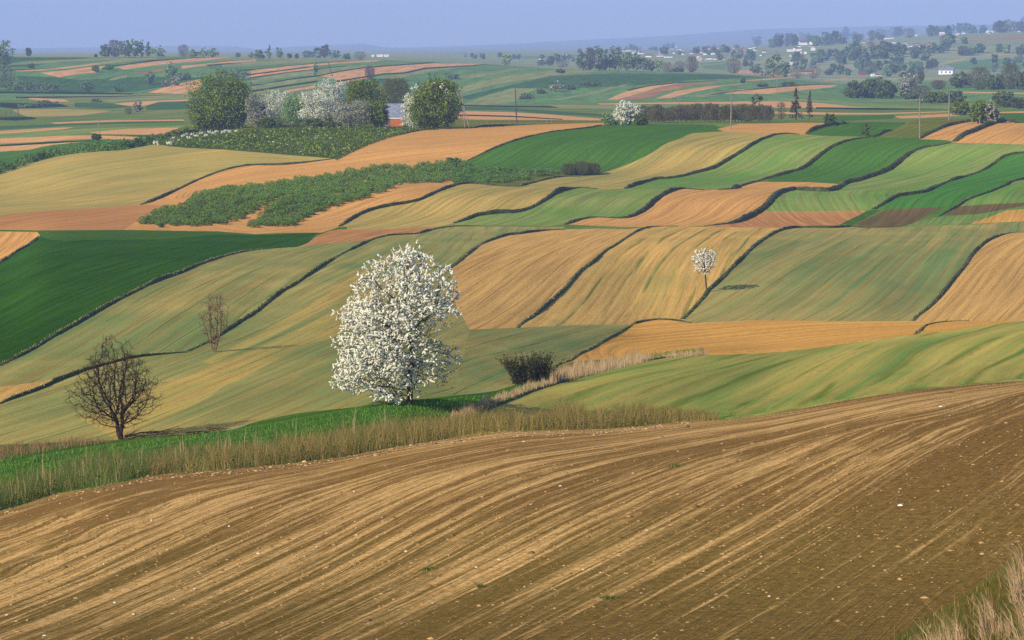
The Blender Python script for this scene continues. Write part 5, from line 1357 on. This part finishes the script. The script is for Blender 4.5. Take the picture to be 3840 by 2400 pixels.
pole(3084, 266, 316, 3084, 'faint brownish pole near the far green strip', 'k', r0=0.2)
pole(1262, 320, 330, 1230, 'x') if False else None
pole(1258, 232, 316, 1230, 'dark leaning pole on the ridge behind the tallest blossom tree', 'l', dark=True, r0=0.22)
pole(942, 272, 322, 938, 'dark pole behind the huge round tree', 'm', dark=True, r0=0.2)
pole(374, 455, 501, 370, 'thin pale pole in the left valley strips', 'n', r0=0.12)
pole(70, 408, 441, 67, 'dark short pole at the left edge of the valley', 'o', dark=True, r0=0.18)
pole(2008, 636, 660, 2007, 'pale post standing beside the twiggy thicket', 'p', r0=0.1, name='wooden_post')
pole(1308, 464, 494, 1307, 'short pale post before the low grey blossom tree', 'q', r0=0.09, name='wooden_post')
for i, x in enumerate((1827, 2050, 2069, 1910)):
    pole(x, 445, 462, x, ('thin fence post in the grass right of the leaning pole','left of the two thin fence posts behind the tan field','right of the two thin fence posts behind the tan field','thin post just left of the dark pole')[i], 'r%d' % i, r0=0.07, name='fence_post')
for i, (x, y, lab) in enumerate([(966,522,'pale stake in the garden under the narrow blossom tree'),(1054,526,'pale stake in the middle of the garden'),(1027,566,'pale stake at the lower edge of the garden'),(1074,574,'last pale stake at the lower edge of the garden')]):
    pole(x, y - 13, y, x, lab, 's%d' % i, r0=0.07, name='garden_stake')
WIRE = plain_mat('wire', S(150,148,146), None, rough=0.4)
def wire(a, b, sag, label):
    P = [a + (b - a) * t - Vector((0, 0, sag * 4 * t * (1 - t))) for t in np.linspace(0, 1, 13)]
    V, F = tube([(tuple(p), tuple(q), 0.02, 0.02) for p, q in zip(P[:-1], P[1:])], 4)
    tag(mesh_obj('power_line', V, F, WIRE), label, 'wire')
wire(TOPS['d'], TOPS['e'], 1.2, 'thin wire between the tall pale poles over the terraces')
wire(TOPS['e'], TOPS['f'], 0.7, 'thin wire between the tall pole and the sturdy pole')
wire(TOPS['f'], at(4300, 460) + Vector((0, 0, 7)), 1.0, 'thin wire leaving the sturdy pole towards the right edge')
wire(TOPS['c'], TOPS['d'], 1.2, 'thin wire running over the brown orchard row')

# ---- bushes and trees on the hilltop's right
tree(2352, 468, 104, 92, 'blossom', 'round white blossom tree left of the brown orchard row', None, 'blossom_tree', n=2400, leaf=0.2, seed=60, z0=0.0)
tree(2290, 468, 70, 46, 'pale', 'pale green bush before the round white blossom tree', None, 'bush', 'bush', n=900, leaf=0.2, seed=61, z0=0.0)
tree(2400, 470, 60, 50, 'olive', 'dark low bush right of the round white blossom tree', None, 'bush', 'bush', n=700, leaf=0.2, seed=62, z0=0.0)
tree(2985, 452, 76, 122, 'conifer', 'tall thin larch right of the tall pale pole', None, n=1100, leaf=0.22, seed=63)
tree(3036, 448, 52, 108, 'conifer', 'smaller thin larch beside the tall thin larch', None, n=800, leaf=0.2, seed=64)
tree(2836, 452, 62, 106, 'olive', 'thin yellowish tree at the end of the brown orchard row', None, n=520, leaf=0.2, seed=65, z0=0.2)
tree(2930, 452, 40, 70, 'greybrown', 'thin leafless sapling left of the larches', None, n=260, seed=66)
tree(3112, 467, 44, 44, 'olive', 'small round olive bush at the tan plot corner', None, 'bush', 'bush', n=700, leaf=0.2, seed=67, z0=0.0)
tree(3246, 512, 34, 56, 'olive', 'thin sapling bush at the end of the straw rimmed bank', None, 'bush', 'bush', n=260, leaf=0.18, seed=68, z0=0.0)
tree(3596, 432, 84, 54, 'dark', 'dark round bush right of the sturdy pole', None, 'bush', 'bush', n=1500, leaf=0.24, seed=69, z0=0.0)
tree(3668, 462, 66, 88, 'fresh', 'yellow green bush behind the short post', None, 'bush', 'bush', n=1400, leaf=0.22, seed=70, z0=0.0)
tree(3716, 462, 60, 84, 'blossom_grey', 'greyish white blossom bush beside the yellow green bush', None, 'bush', 'bush', n=1400, leaf=0.22, seed=71, z0=0.0)
tree(3768, 404, 86, 66, 'olive', 'wide dark tree on a short trunk at the right edge', None, n=1200, leaf=0.3, seed=72, z0=0.2)
tree(3815, 408, 60, 44, 'olive', 'low dark bush at the right frame edge', None, 'bush', 'bush', n=700, leaf=0.28, seed=73, z0=0.0)
tree(1694, 622, 66, 32, 'shrub', 'dark bush standing out at the top of the shrub rows', None, 'bush', 'bush', n=900, leaf=0.16, seed=74, z0=0.0)
for i, (x, w, h) in enumerate([(2130,60,42),(2180,76,52),(2226,56,46)]):
    tree(x, 656, w, h, 'brown', ('left part of the dark twiggy thicket by the green field','middle and largest bush of the dark twiggy thicket','right end bush of the dark twiggy thicket')[i], 'dark twiggy thicket', 'bush', 'bush', n=1500, seed=75 + i, z0=0.0)
# brown orchard row
row = [tree(2440, 458, 44, 60, 'greybrown', 'leafless brown orchard tree in the long row', 'brown orchard row', 'orchard_tree', n=520, seed=90, z0=0.16),
       tree(2470, 459, 46, 58, 'brown', 'leafless brown orchard tree in the long row', 'brown orchard row', 'orchard_tree', n=520, seed=91, z0=0.24)]
r_ = np.random.default_rng(92)
for i, x in enumerate(np.concatenate([np.arange(2405, 2890, 12.5), np.arange(2412, 2890, 14.0)])):
    back = i >= 39
    o = copy_tree(row[i % 2]); o.location = at(x + r_.uniform(-3, 3), (447 if back else 459) + r_.uniform(-1.5, 1.5)); o.rotation_euler.z = r_.uniform(0, 6.28); s = r_.uniform(0.85, 1.12); o.scale = (s, s, s * r_.uniform(0.62, 1.12))
# right groves
GR = 'grove on the right beyond the terraces'
for i, (x, y, w, h, kd, lab) in enumerate([
  (3200,368,86,66,'olive','left tree of the broad dark grove'),(3258,368,96,74,'olive','middle tree of the broad dark grove'),(3318,370,86,66,'olive','right tree of the broad dark grove'),(3285,366,70,78,'far','tall back tree of the broad dark grove'),
  (3408,362,90,92,'blossom_grey','tall pale grey green tree right of the dark grove'),(3452,366,90,46,'greybrown','low grey bush under the tall pale tree'),(3452,308,30,40,'brown','small dark forked tree behind the tall pale tree'),(3518,335,60,34,'greybrown','low grey round bush before the far farmhouse'),
  (3600,330,86,62,'olive','flat crowned dark tree below the white farmhouse'),(3672,336,96,84,'brown','broad bare brown tree in the right grove'),(3728,336,80,60,'olive','round olive tree in the right grove'),(3790,334,86,92,'brown','tall bare brown tree near the right edge'),(3835,336,80,80,'olive','dark olive tree at the right edge of the grove'),
  (3520,386,110,40,'olive','low dark thicket left of the sturdy pole'),(3585,386,70,44,'olive','dark thicket just behind the sturdy pole'),(3420,372,70,24,'olive','low bushes at the foot of the tall pale tree'),(3480,384,80,28,'olive','low bushes along the field edge before the grove')]):
    tree(x, y, w, h, kd, lab, GR, 'bush' if h < 46 and kd != 'brown' else 'tree', 'bush' if h < 46 and kd != 'brown' else 'tree', n=1100, leaf=0.5, seed=120 + i, z0=0.04)

# ---- hedge along the left edge of the striped field
def hedge(pts, w, h, n, mat, label, seed, size=0.2, name='hedge'):
    r = np.random.default_rng(seed); P = smooth_line(pts); G = ground(P[:, 0], P[:, 1])
    i = r.integers(0, len(G) - 1, n); f = r.uniform(0, 1, (n, 1)); C = G[i] * (1 - f) + G[i + 1] * f
    bump = 0.75 + 0.4 * np.sin(i * 1.7) * np.sin(i * 0.61) + 0.1 * r.normal(size=n)
    z = r.uniform(0, 1, n) ** 0.7
    prof = np.sqrt(np.clip(1 - z ** 2.2, 0.05, 1))
    C = C + np.stack([r.normal(size=n) * 0.15, r.uniform(-1, 1, n) * w / 2 * prof, z * h * bump], 1)
    V, F = leaf_cloud(C, size, r, np.tile(np.array([[0.0, -0.5, 0.8]]), (n, 1)), 0.25); o = mesh_obj(name, V, F, mat); set_uv(o, np.clip(0.5 * r.uniform(0, 1, 5000)[(i * 3 + (z * 3).astype(int)) % 5000] + 0.5 * r.uniform(0, 1, n), 0, 1), 4)
    tag(o, label, 'hedge'); return o
hedge([(-300,715),(0,650),(119,611),(238,583),(357,569),(456,561),(516,551),(575,540)], 2.6, 2.2, 9000, LEAF['shrub'], 'dark green shrub hedge along the left edge of the striped field', 200, 0.19)
hedge([(540,545),(600,522),(680,505),(760,492)], 2.0, 1.4, 2200, LEAF['shrub'], 'short low hedge below the huge round tree', 201, 0.17)
hedge([(1260,600),(1340,560),(1440,522),(1560,492),(1640,486)], 0.8, 0.5, 1600, LEAF['shrub'], 'weedy green edge between garden and long tan field', 202, 0.13, 'hedgerow')
# blossoming saplings in the garden
sap = tree(585, 545, 22, 17, 'blossom', 'x', n=130, leaf=0.13, seed=210, name='garden_sapling', z0=0.45)
for ch in sap.children:
    if ch.name.startswith('crown'): ch.data.materials[0] = LEAF['white']
SAP = [(585,547,1.1,'largest white blossoming sapling at the field corner'),(636,550,1.15,'second large white blossoming sapling at the field corner')] + [(x, y, s, 'small white blossoming sapling in the garden row') for x, y, s in
  [(650,524,.7),(687,517,.8),(707,524,.8),(722,512,.85),(738,518,.8),(753,507,.8),(772,515,.75),(785,503,.8),(802,508,.85),(812,500,.75),(835,504,.8),(845,497,.7),(862,501,.75),(886,499,.7),(700,508,.6),(670,530,.5)]]
for i, (x, y, s, lab) in enumerate(SAP):
    o = sap if i == 0 else copy_tree(sap)
    o.location = at(x, y); o.scale = (s, s, s); o.rotation_euler.z = i * 1.3; tag(o, lab, 'sapling', 'white saplings in the garden')
r_ = np.random.default_rng(215)
hedge_pts = [(600,540),(720,505),(900,488),(1200,478),(1480,480),(1590,488),(1440,518),(1300,574),(1254,592),(1174,584),(960,567),(720,552)]
B_ = scatter(hedge_pts, 5200, r_); C_ = ground(B_[:, 0], B_[:, 1])
V, F = leaf_cloud(C_ + r_.uniform(0, 0.45, (len(C_), 1)) * np.array([[0, 0, 1]]), 0.2, r_); o = mesh_obj('garden_plants', V, F, LEAF['dark']); set_uv(o, r_.uniform(0, 1, len(F)), 4); tag(o, 'low green plants over the garden plot', None, None, 'stuff')
B_ = scatter(hedge_pts, 60, r_); C_ = ground(B_[:, 0], B_[:, 1]); C_ = np.repeat(C_, 5, 0) + r_.normal(size=(300, 3)) * 0.16 + np.array([0, 0, 0.5])
V, F = leaf_cloud(C_, 0.09, r_); o = mesh_obj('garden_flowers', V, F, LEAF['white']); set_uv(o, r_.uniform(0, 1, len(F)), 4); tag(o, 'white blossoms dotted over the garden plot', None, None, 'stuff')

# ---- the shrub rows
protos = []
for i in range(4):
    r = np.random.default_rng(230 + i); n = 360
    a = r.uniform(0, 6.28, n); z = r.uniform(0, 1, n) ** 0.8; q = 0.62 * np.sqrt(np.clip(1 - (z - 0.35) ** 2 * 1.8, 0.05, 1)) * np.sqrt(r.uniform(0.2, 1, n))
    C = np.stack([np.cos(a) * q * 1.35, np.sin(a) * q * 1.35, z * 1.15 * (0.85 + 0.15 * np.sin(a * 3 + i))], 1)
    V, F = leaf_cloud(C, 0.085, r, C / np.maximum(np.linalg.norm(C, axis=1, keepdims=True), 1e-6), 0.3)
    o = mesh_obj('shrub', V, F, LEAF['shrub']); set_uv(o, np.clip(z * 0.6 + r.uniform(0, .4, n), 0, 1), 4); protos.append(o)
blkA = [(520,843),(560,815),(619,776),(675,786),(706,758),(754,734),(813,714),(893,706),(960,698),(1079,685),(1238,658),(1357,642),(1436,630),(1516,626),(1615,622),(1734,615),(1800,630),(1940,640),(2060,640),(2120,650),(2000,672),(1890,686),(1790,690),(1700,685),(1560,688),(1476,702),(1397,736),(1300,752),(1218,764),(1170,735),(1119,741),(1039,756),(960,788),(893,829),(825,847),(754,852),(694,846),(640,850),(567,844)]
blkB = [(915,842),(960,838),(1000,790),(1059,758),(1139,732),(1198,722),(1300,712),(1420,716),(1397,740),(1317,757),(1238,778),(1170,806),(1139,829),(1099,849),(1040,852),(1000,850),(940,858)]
rs = np.random.default_rng(240); placed = []
def inside(p, poly_):
    P = np.array(poly_, float); ins = False
    for i in range(len(P)):
        (x1, y1), (x2, y2) = P[i], P[(i + 1) % len(P)]
        if (y1 > p[1]) != (y2 > p[1]) and p[0] < (x2 - x1) * (p[1] - y1) / (y2 - y1) + x1: ins = not ins
    return ins
for y in np.arange(612, 862, 7.6):
    for x in np.arange(500, 2150, 21.0):
        p = (x + rs.uniform(-9, 9) + (y * 1.7) % 24, y + rs.uniform(-3, 3))
        if (inside(p, blkA) or inside(p, blkB)) and rs.uniform() > 0.10: placed.append(p)
bpy.app.driver_namespace['n_shrubs'] = len(placed)
placed.sort(key=lambda p: -p[1]); REST = []
for i, p in enumerate(placed):
    if i >= 290: REST.append(p); continue
    o = protos[i] if i < 4 else protos[i % 4].copy()
    if i >= 4: COL.objects.link(o)
    o.location = at(*p); s = rs.uniform(0.65, 1.0); o.scale = (s * 1.15, s * 1.5, s * rs.uniform(0.75, 1.15)); o.rotation_euler.z = rs.uniform(0, 6.28)
    if p[0] > 1750: o.scale = (s, s, s * 0.8)
    tag(o, 'green currant shrub in the dense rows across the hillside', 'shrub', 'currant shrub rows')
src = [(np.array([v.co for v in q.data.vertices]), np.array([l.uv[0] for l in q.data.uv_layers[0].data])[::4]) for q in protos]
VV, UU = [], []
for i, p in enumerate(REST):
    v, u = src[i % 4]; s = rs.uniform(0.65, 1.0); a = rs.uniform(0, 6.28); ca, sa = math.cos(a), math.sin(a); w = v * [s * 1.15, s * 1.5, s * (0.85 if p[0] > 1750 else 1.1)]
    VV.append(np.stack([w[:, 0] * ca - w[:, 1] * sa, w[:, 0] * sa + w[:, 1] * ca, w[:, 2]], 1) + np.array(at(*p))); UU.append(u)
VV = np.vstack(VV); o = mesh_obj('shrubbery', VV, np.arange(len(VV)).reshape(-1, 4), LEAF['shrub']); set_uv(o, np.concatenate(UU), 4)
tag(o, 'farther part of the dense green shrub rows', None, None, 'stuff')
tree(712, 762, 24, 18, 'fresh', 'small lone bright bush above the shrub rows', None, 'bush', 'bush', n=120, leaf=0.14, seed=250, z0=0.0)
tree(604, 854, 24, 20, 'shrub', 'small lone shrub in the bare earth below the shrub rows', None, 'bush', 'bush', n=160, leaf=0.14, seed=251, z0=0.0)

# ------------------------------------------------------------------ far trees on the ridges
GF_ = 'trees on the far left ridge'
FAR = [
 (18,250,80,108,'far','tall tree cut by the left frame edge'),(2,262,70,120,'far','second tall tree at the left frame edge'),(22,330,80,84,'greybrown','grey bare tree at the left edge below the tall trees'),(-10,340,90,100,'far','dark tree mass at the left frame edge'),
 (107,212,24,32,'olive','tiny round tree alone on the left ridge'),(118,256,26,24,'olive','small bush below the lone ridge tree'),
 (395,215,50,52,'far','left tree of the big ridge clump'),(430,215,56,64,'greybrown','pale tree in the big ridge clump'),(468,216,60,66,'far','broad dark tree in the big ridge clump'),(500,215,60,70,'far','tallest tree in the big ridge clump'),(532,214,36,58,'poplar','narrow poplar in the big ridge clump'),(556,214,28,54,'poplar','second narrow poplar in the big ridge clump'),(590,215,60,42,'pale','pale tree at the right end of the big ridge clump'),
 (688,214,46,46,'greybrown','bare reddish tree alone on the ridge'),(722,215,46,30,'pale','low pale bush right of the bare ridge tree'),(762,214,44,36,'pale','pale ridge tree in a small group'),(800,214,44,38,'pale','taller pale ridge tree in a small group'),(893,214,18,18,'olive','tiny bush on the ridge'),(940,216,22,22,'pale','tiny pale bush on the ridge'),(360,214,10,10,'olive','tiny dark bush left of the big ridge clump'),
 (974,222,44,36,'far','grey round tree left of the centre ridge'),(1010,220,26,46,'poplar','narrow tree on the centre ridge'),(1050,218,32,46,'far','egg shaped tree on the centre ridge'),(1086,219,20,20,'olive','tiny bush on the centre ridge'),(1112,219,16,18,'olive','second tiny bush on the centre ridge'),
 (1155,218,56,30,'far','low tree left in the centre ridge clump'),(1196,218,52,42,'olive','middle tree in the centre ridge clump'),(1216,218,44,52,'olive','dark peaked tree in the centre ridge clump'),(1256,219,56,30,'far','low tree right in the centre ridge clump'),(1300,222,34,22,'far','small tree right of the centre ridge clump'),(1350,224,54,30,'greybrown','grey tree at the right end of the ridge'),
 (1184,284,22,52,'poplar','slender green tree on the striped ridge'),(1386,298,40,52,'greybrown','faint bare tree amid the tan strips'),
 (1900,245,40,42,'pale','pale green tree at the end of the centre ridge'),(2102,274,34,16,'olive','small flat tree on the green ridge'),(2082,345,66,40,'blossom_grey','pale round bush on the green centre ridge'),(2030,352,44,20,'olive','dark bush left of the pale round bush'),(1975,372,62,24,'olive','dark low bush at the strip corner'),(2140,336,50,18,'olive','dark bush right of the pale round bush'),(2215,322,90,14,'olive','low hedge bush on the green ridge'),(1692,296,70,24,'far','dark bush on the strips right of the tall orchard tree'),
 (516,420,40,44,'blossom_grey','pale grey tree in the left valley'),(482,428,30,24,'greybrown','grey bush beside the pale valley tree'),(362,528,38,26,'olive','round dark bush in the left valley'),(360,384,50,14,'far','dark low bush in the left valley'),
 (360,270,34,28,'far','dark bush on the tan ridge strip'),(405,262,50,22,'far','dark bush beside the tan ridge strip'),(640,300,50,66,'pale','tall pale tree on the green ridge slope'),(655,322,40,40,'blossom_grey','white flecked tree on the green ridge slope'),(620,326,30,26,'blossom_grey','small white tree low on the ridge slope'),(560,318,40,56,'far','faint tree on the ridge slope'),(690,300,70,28,'far','dark bush group on the ridge slope'),(330,345,70,40,'far','bushes below the tan ridge field'),(440,345,60,30,'far','low bushes at the foot of the ridge'),(130,340,90,42,'far','bushy group at the foot of the left ridge'),(190,342,70,36,'far','pale bushes at the foot of the left ridge'),(60,340,60,40,'far','dark bushes near the left frame edge'),
 (180,396,90,20,'far','dark bushes in the left valley floor'),(100,404,80,18,'far','dark low bushes at the left valley edge'),(20,442,90,22,'greybrown','grey bushes in the left valley corner'),
 (890,300,90,46,'far','hazy trees behind the huge round tree'),(830,292,60,40,'far','hazy tree left behind the huge round tree'),(1330,326,80,26,'far','hazy bushes behind the green orchard tree'),
 (2186,264,54,72,'far','left tall tree of the dark ridge grove'),(2214,264,40,84,'greybrown','brown tall tree of the dark ridge grove'),(2246,264,70,98,'far','broad tallest tree of the dark ridge grove'),(2286,264,60,92,'olive','dark green tree of the dark ridge grove'),(2318,265,52,88,'far','bright green tree of the dark ridge grove'),(2350,266,50,72,'fresh','fresh green tree of the dark ridge grove'),(2384,266,44,74,'far','tall right tree of the dark ridge grove'),(2412,266,40,54,'pale','pale tree right of the dark ridge grove'),(2440,267,40,50,'olive','narrow tree right of the dark ridge grove'),(2468,267,34,46,'pale','last tree right of the dark ridge grove'),(2260,264,60,44,'olive','low bushes inside the dark ridge grove'),
 (2060,246,36,26,'olive','bush left of the dark ridge grove'),(2110,254,56,34,'greybrown','brown bushes left of the dark ridge grove'),(2030,246,34,22,'fresh','green bush near the white houses'),
 (2500,270,50,36,'greybrown','hazy grey trees beyond the ridge'),(2550,270,56,40,'greybrown','hazy grey tree group beyond the ridge'),(2595,272,50,60,'greybrown','tall hazy grey tree beyond the ridge'),(2540,270,60,16,'olive','low green bush at the ridge rim'),
 (2750,276,66,56,'brown','round brown tree by the bare tan bank'),(2832,280,48,42,'olive','dark round tree by the bare tan bank'),(2900,290,66,92,'fresh','bright green tall tree at the village foot'),(2868,284,40,22,'blossom_grey','small white bush below the bright green tree'),(2940,290,50,60,'far','tree beside the bright green tree'),
 (2990,295,60,46,'greybrown','grey trees above the far tan strip'),(3050,296,60,48,'greybrown','second grey trees above the far tan strip'),
 (2785,312,20,20,'olive','tiny tree on the tan strip'),(2860,326,50,12,'olive','low dark bush on the pale tan strip'),(2940,322,26,14,'olive','small bush beside the faint pole'),(2972,322,40,16,'olive','second small bush beside the faint pole'),
]
for i, (x, y, w, h, kd, lab) in enumerate(FAR):
    low = h < 32
    tree(x, y, w, h, kd, lab, GF_ if x < 1000 else None, 'bush' if low else 'tree', 'bush' if low else 'tree', n=600 if h > 50 else 340, leaf=max(0.3, 2.6 * wpx(x, y)), seed=300 + i, z0=0.02 if low else 0.08)

# ------------------------------------------------------------------ the village
def house(px, py, w, h, label, roof='grey', rz=0.0, gable=False, deep=0.7, detail=False, wall=None):
    k = wpx(px, py); W, H = w * k, h * k
    root = empty('house', at(px, py), rz); tag(root, label, 'house', 'houses of the village')
    D = max(5.0, W * deep) if not gable else max(8.0, W * 1.3)
    hw = H * 0.6
    al = 'y' if gable else 'x'
    V, F = gable_box(-W / 2, W / 2, 0, D, -1.0, hw, H * 0.97, al); mesh_obj('wall', V, F, wall or WHITEWASH, root)
    V, F = prism_roof(-W / 2, W / 2, 0, D, hw + 0.1, H + 0.15, 0.4, al, 0.18)
    rf = mesh_obj('roof', V, F, {'grey': ROOF_GREY, 'tile': ROOF_TILE, 'dark': ROOF_DARK, 'white': WHITEWASH}[roof], root)
    V, F = box(-W * .1 - .4, -W * .1 + .4, D * .5 - .4, D * .5 + .4, H * .9, H + 1.0); mesh_obj('chimney', V, F, ROOF_DARK, rf)
    if detail:
        for x in (-0.28, 0.02, 0.3):
            V, F = box(x * W - 0.5, x * W + 0.5, -0.08, 0.05, hw * 0.3, hw * 0.75); mesh_obj('window', V, F, PANE, root)
    return root
HS = [
 (2486,180,18,9,'pale house with grey roof under the hazy hill','grey'),(2534,178,8,6,'tiny white house near the tall hazy tree','white'),(2546,194,9,8,'small bright house at the hazy field edge','white'),(2359,192,18,7,'pinkish pale house right of the dark grove','tile'),(2405,203,18,10,'reddish roofed house right of the dark grove','tile'),(2432,214,22,9,'pale roofed house in the hazy cluster','tile'),(2475,212,26,7,'long white house in the hazy cluster','grey'),(2507,216,30,8,'longer white house in the hazy cluster','grey'),
 (2624,228,17,17,'bright white gabled house standing alone','white'),(2645,205,18,8,'left of two white houses with dark roofs','dark'),(2672,204,24,9,'right of two white houses with dark roofs','dark'),(2660,223,26,6,'low white shed right of the bright gabled house','tile'),(2700,223,38,6,'long low white shed below the hazy houses','tile'),(2788,200,13,8,'white house on the hazy green slope','white'),(2820,216,11,5,'tiny white shed on the hazy green slope','white'),(2664,186,36,8,'tan roofed long house by the hazy field','tile'),(2702,182,30,7,'tan walled house by the hazy field','tile'),
 (2930,161,16,9,'white house at the skyline trees','white'),(2953,155,16,6,'second white house at the skyline trees','grey'),(2969,160,8,6,'tiny third house at the skyline trees','white'),(3017,169,36,17,'white house with red tiled roof','tile'),(3071,169,54,15,'long white building with dark roof','dark'),(2966,193,30,7,'low white row house','white'),(2994,191,22,7,'second low white row house','white'),(3051,189,13,12,'small white house with a pointed gable','white'),(2976,211,22,6,'grey roofed low house','grey'),(2998,200,18,5,'white shed roof among trees','white'),(3020,202,10,9,'white gable end among trees','white'),(3162,211,24,10,'white house in the green hollow','grey'),(3140,218,48,4,'long low white wall building','white'),(2968,243,18,9,'white cube house above the far tan strip','white'),(2984,241,7,6,'tiny white shed beside the cube house','white'),(3256,142,10,6,'tiny house among skyline trees','white'),(3334,146,36,8,'long white farm building on the upper slope','grey'),(3392,179,20,15,'white house with dark doorway','white'),(3430,177,46,9,'long white barn beside the doorway house','grey'),(3436,136,7,6,'tiny white house at the upper slope','white'),
 (3235,290,24,20,'red brick shed among brown trees','tile'),(3276,286,9,9,'small white shed among brown trees','white'),(3292,285,26,6,'low pale wall shed among brown trees','tile'),(2950,279,24,9,'tan barn above the far tan strip','tile'),(3024,274,46,8,'long tan barn above the far tan strip','tile'),
 (3534,134,18,13,'white house at the top of the tan field','white'),(3593,131,8,6,'tiny white house above the tan field','white'),(3613,127,14,8,'white house among the top trees','grey'),(3704,124,10,9,'bright small house among the right skyline trees','white'),(3722,124,8,8,'narrow white house among the right skyline trees','white'),(3787,110,10,7,'tiny house at the upper right trees','white'),
 (1398,213,8,7,'left of the three white sheds on the plain','white'),(1424,213,22,8,'long white shed on the plain','white'),(1449,213,17,8,'right white shed on the plain','white'),(2032,230,14,9,'left white house beyond the centre ridge','white'),(2068,226,14,8,'right white house beyond the centre ridge','white'),(2120,208,20,6,'hazy pale house beyond the centre ridge','grey'),(2090,214,16,6,'faint hazy house beyond the centre ridge','grey')]
TANW = plain_mat('tan_plaster', S(206,178,140)); REDW = plain_mat('red_brick_far', S(150,112,90))
for i, (x, y, w, h, lab, roof) in enumerate(HS):
    wall = TANW if 'tan' in lab else (REDW if 'red brick' in lab else None)
    house(x, y, w, h, lab, roof, rz=math.radians((i * 37) % 30 - 15), gable=('gable' in lab), wall=wall)
house(3546, 279, 54, 26, 'white farmhouse with steep gable on the green slope', 'grey', rz=math.radians(-22), detail=True)
# village trees: copies of a few kinds
rv = np.random.default_rng(400)
SM = [('small white house in the hazy village', WHITEWASH, 'grey'), ('small tan house in the hazy village', TANW, 'tile'), ('small white house with red roof in the hazy village', WHITEWASH, 'tile')]
for i, p in enumerate(np.vstack([scatter([(2280,196),(2480,182),(2760,178),(2760,196),(2480,214),(2300,206)], 22, rv), scatter([(2760,180),(3100,160),(3300,150),(3500,140),(3500,190),(3200,215),(2780,215)], 26, rv), scatter([(3540,132),(3700,126),(3830,114),(3830,120),(3700,128)], 6, rv)])):
    lab, wall, roof = SM[i % 3]
    h_ = house(p[0], p[1], rv.uniform(8, 15), rv.uniform(5, 8), lab, roof, rz=rv.uniform(-.5, .5), wall=wall); h_['group'] = lab + 's'
pro = [tree(2700 + 40 * i, 190, 34, 36 + 4 * (i % 3), kd, 'x', n=330, leaf=1.9, seed=410 + i, z0=0.05) for i, kd in enumerate(['far', 'far', 'olive', 'greybrown', 'pale', 'poplar'])]
LAB = ['round green tree among the hazy village houses','bushy green tree among the hazy village houses','dark olive tree among the hazy village houses','bare grey tree among the hazy village houses','pale tree among the hazy village houses','narrow upright tree among the hazy village houses']
spots = []
def band(pts, n, s0, s1):
    for p in scatter(pts, n, rv): spots.append((p[0], p[1], rv.uniform(s0, s1)))
band([(2780,172),(2900,160),(3100,152),(3250,140),(3420,130),(3560,126),(3560,136),(3300,152),(3100,172),(2900,178)], 44, 0.8, 1.35)
band([(3540,126),(3700,120),(3840,106),(4100,90),(4100,102),(3840,120),(3700,127)], 34, 0.9, 1.35)
band([(2480,190),(2760,186),(2760,196),(2600,212),(2480,206)], 14, 0.5, 0.8)
band([(2140,196),(2480,182),(2780,180),(2780,186),(2480,190),(2140,206)], 26, 0.4, 0.7)
band([(3080,215),(3180,190),(3400,185),(3560,190),(3560,215),(3400,240),(3250,262),(3120,262),(3060,240)], 58, 0.9, 1.3)
band([(2980,215),(3060,205),(3060,270),(2980,262)], 10, 0.7, 1.0)
band([(2640,212),(2860,205),(2900,250),(2760,252),(2720,230)], 14, 0.6, 0.9)
band([(3060,270),(3250,262),(3500,250),(3510,285),(3300,292),(3060,294)], 34, 0.8, 1.1)
band([(3520,205),(3700,196),(3840,188),(4000,188),(4000,200),(3840,208),(3680,206),(3540,216)], 30, 0.7, 1.1)
band([(3600,240),(3840,230),(3980,240),(3980,290),(3700,300),(3600,270)], 14, 0.7, 1.0)
band([(3540,158),(3640,166),(3600,172),(3520,166)], 6, 0.7, 1.0)
band([(1950,226),(2160,220),(2160,240),(2000,240)], 10, 0.5, 0.8)
band([(1700,212),(1960,214),(1960,226),(1720,222)], 9, 0.35, 0.6)
spots = [s for s in spots if s[0] < 3960]
base = {}
for i, (x, y, s) in enumerate(spots):
    j = int(rv.choice(6, p=[.28, .22, .16, .16, .10, .08]))
    o = pro[j] if j not in base else copy_tree(pro[j]); base[j] = 1
    k = wpx(x, y) / wpx(2700 + 40 * j, 190)
    o.location = at(x, y); s *= k * 0.86; o.scale = (s * rv.uniform(0.9, 1.25), s, s * rv.uniform(0.85, 1.15)); o.rotation_euler.z = rv.uniform(0, 6.28)
    tag(o, LAB[j], 'tree', 'village trees: ' + LAB[j].split(' tree')[0])
for j in range(6):
    if j not in base:
        for c in list(pro[j].children): bpy.data.objects.remove(c)
        bpy.data.objects.remove(pro[j])

# ------------------------------------------------------------------ haze
def haze():
    m = bpy.data.materials.new('haze_air'); m.use_nodes = True
    n, l = m.node_tree.nodes, m.node_tree.links
    n.remove(n['Principled BSDF'])
    v = n.new('ShaderNodeVolumePrincipled')
    v.inputs['Color'].default_value = (0.46, 0.59, 0.98, 1)
    v.inputs['Density'].default_value = 0.00016
    v.inputs['Anisotropy'].default_value = 0.0
    l.new(v.outputs[0], n['Material Output'].inputs['Volume'])
    x, y0, y1, z0, z1 = 7600, -30, 18200, -160, 320
    V = [(sx * x, yy, zz) for zz in (z0, z1) for yy in (y0, y1) for sx in (-1, 1)]
    F = [(0,2,3,1),(4,5,7,6),(0,1,5,4),(2,6,7,3),(0,4,6,2),(1,3,7,5)]
    o = mesh_obj('haze', V, F, m)
    tag(o, None, None, None, 'stuff')
haze()
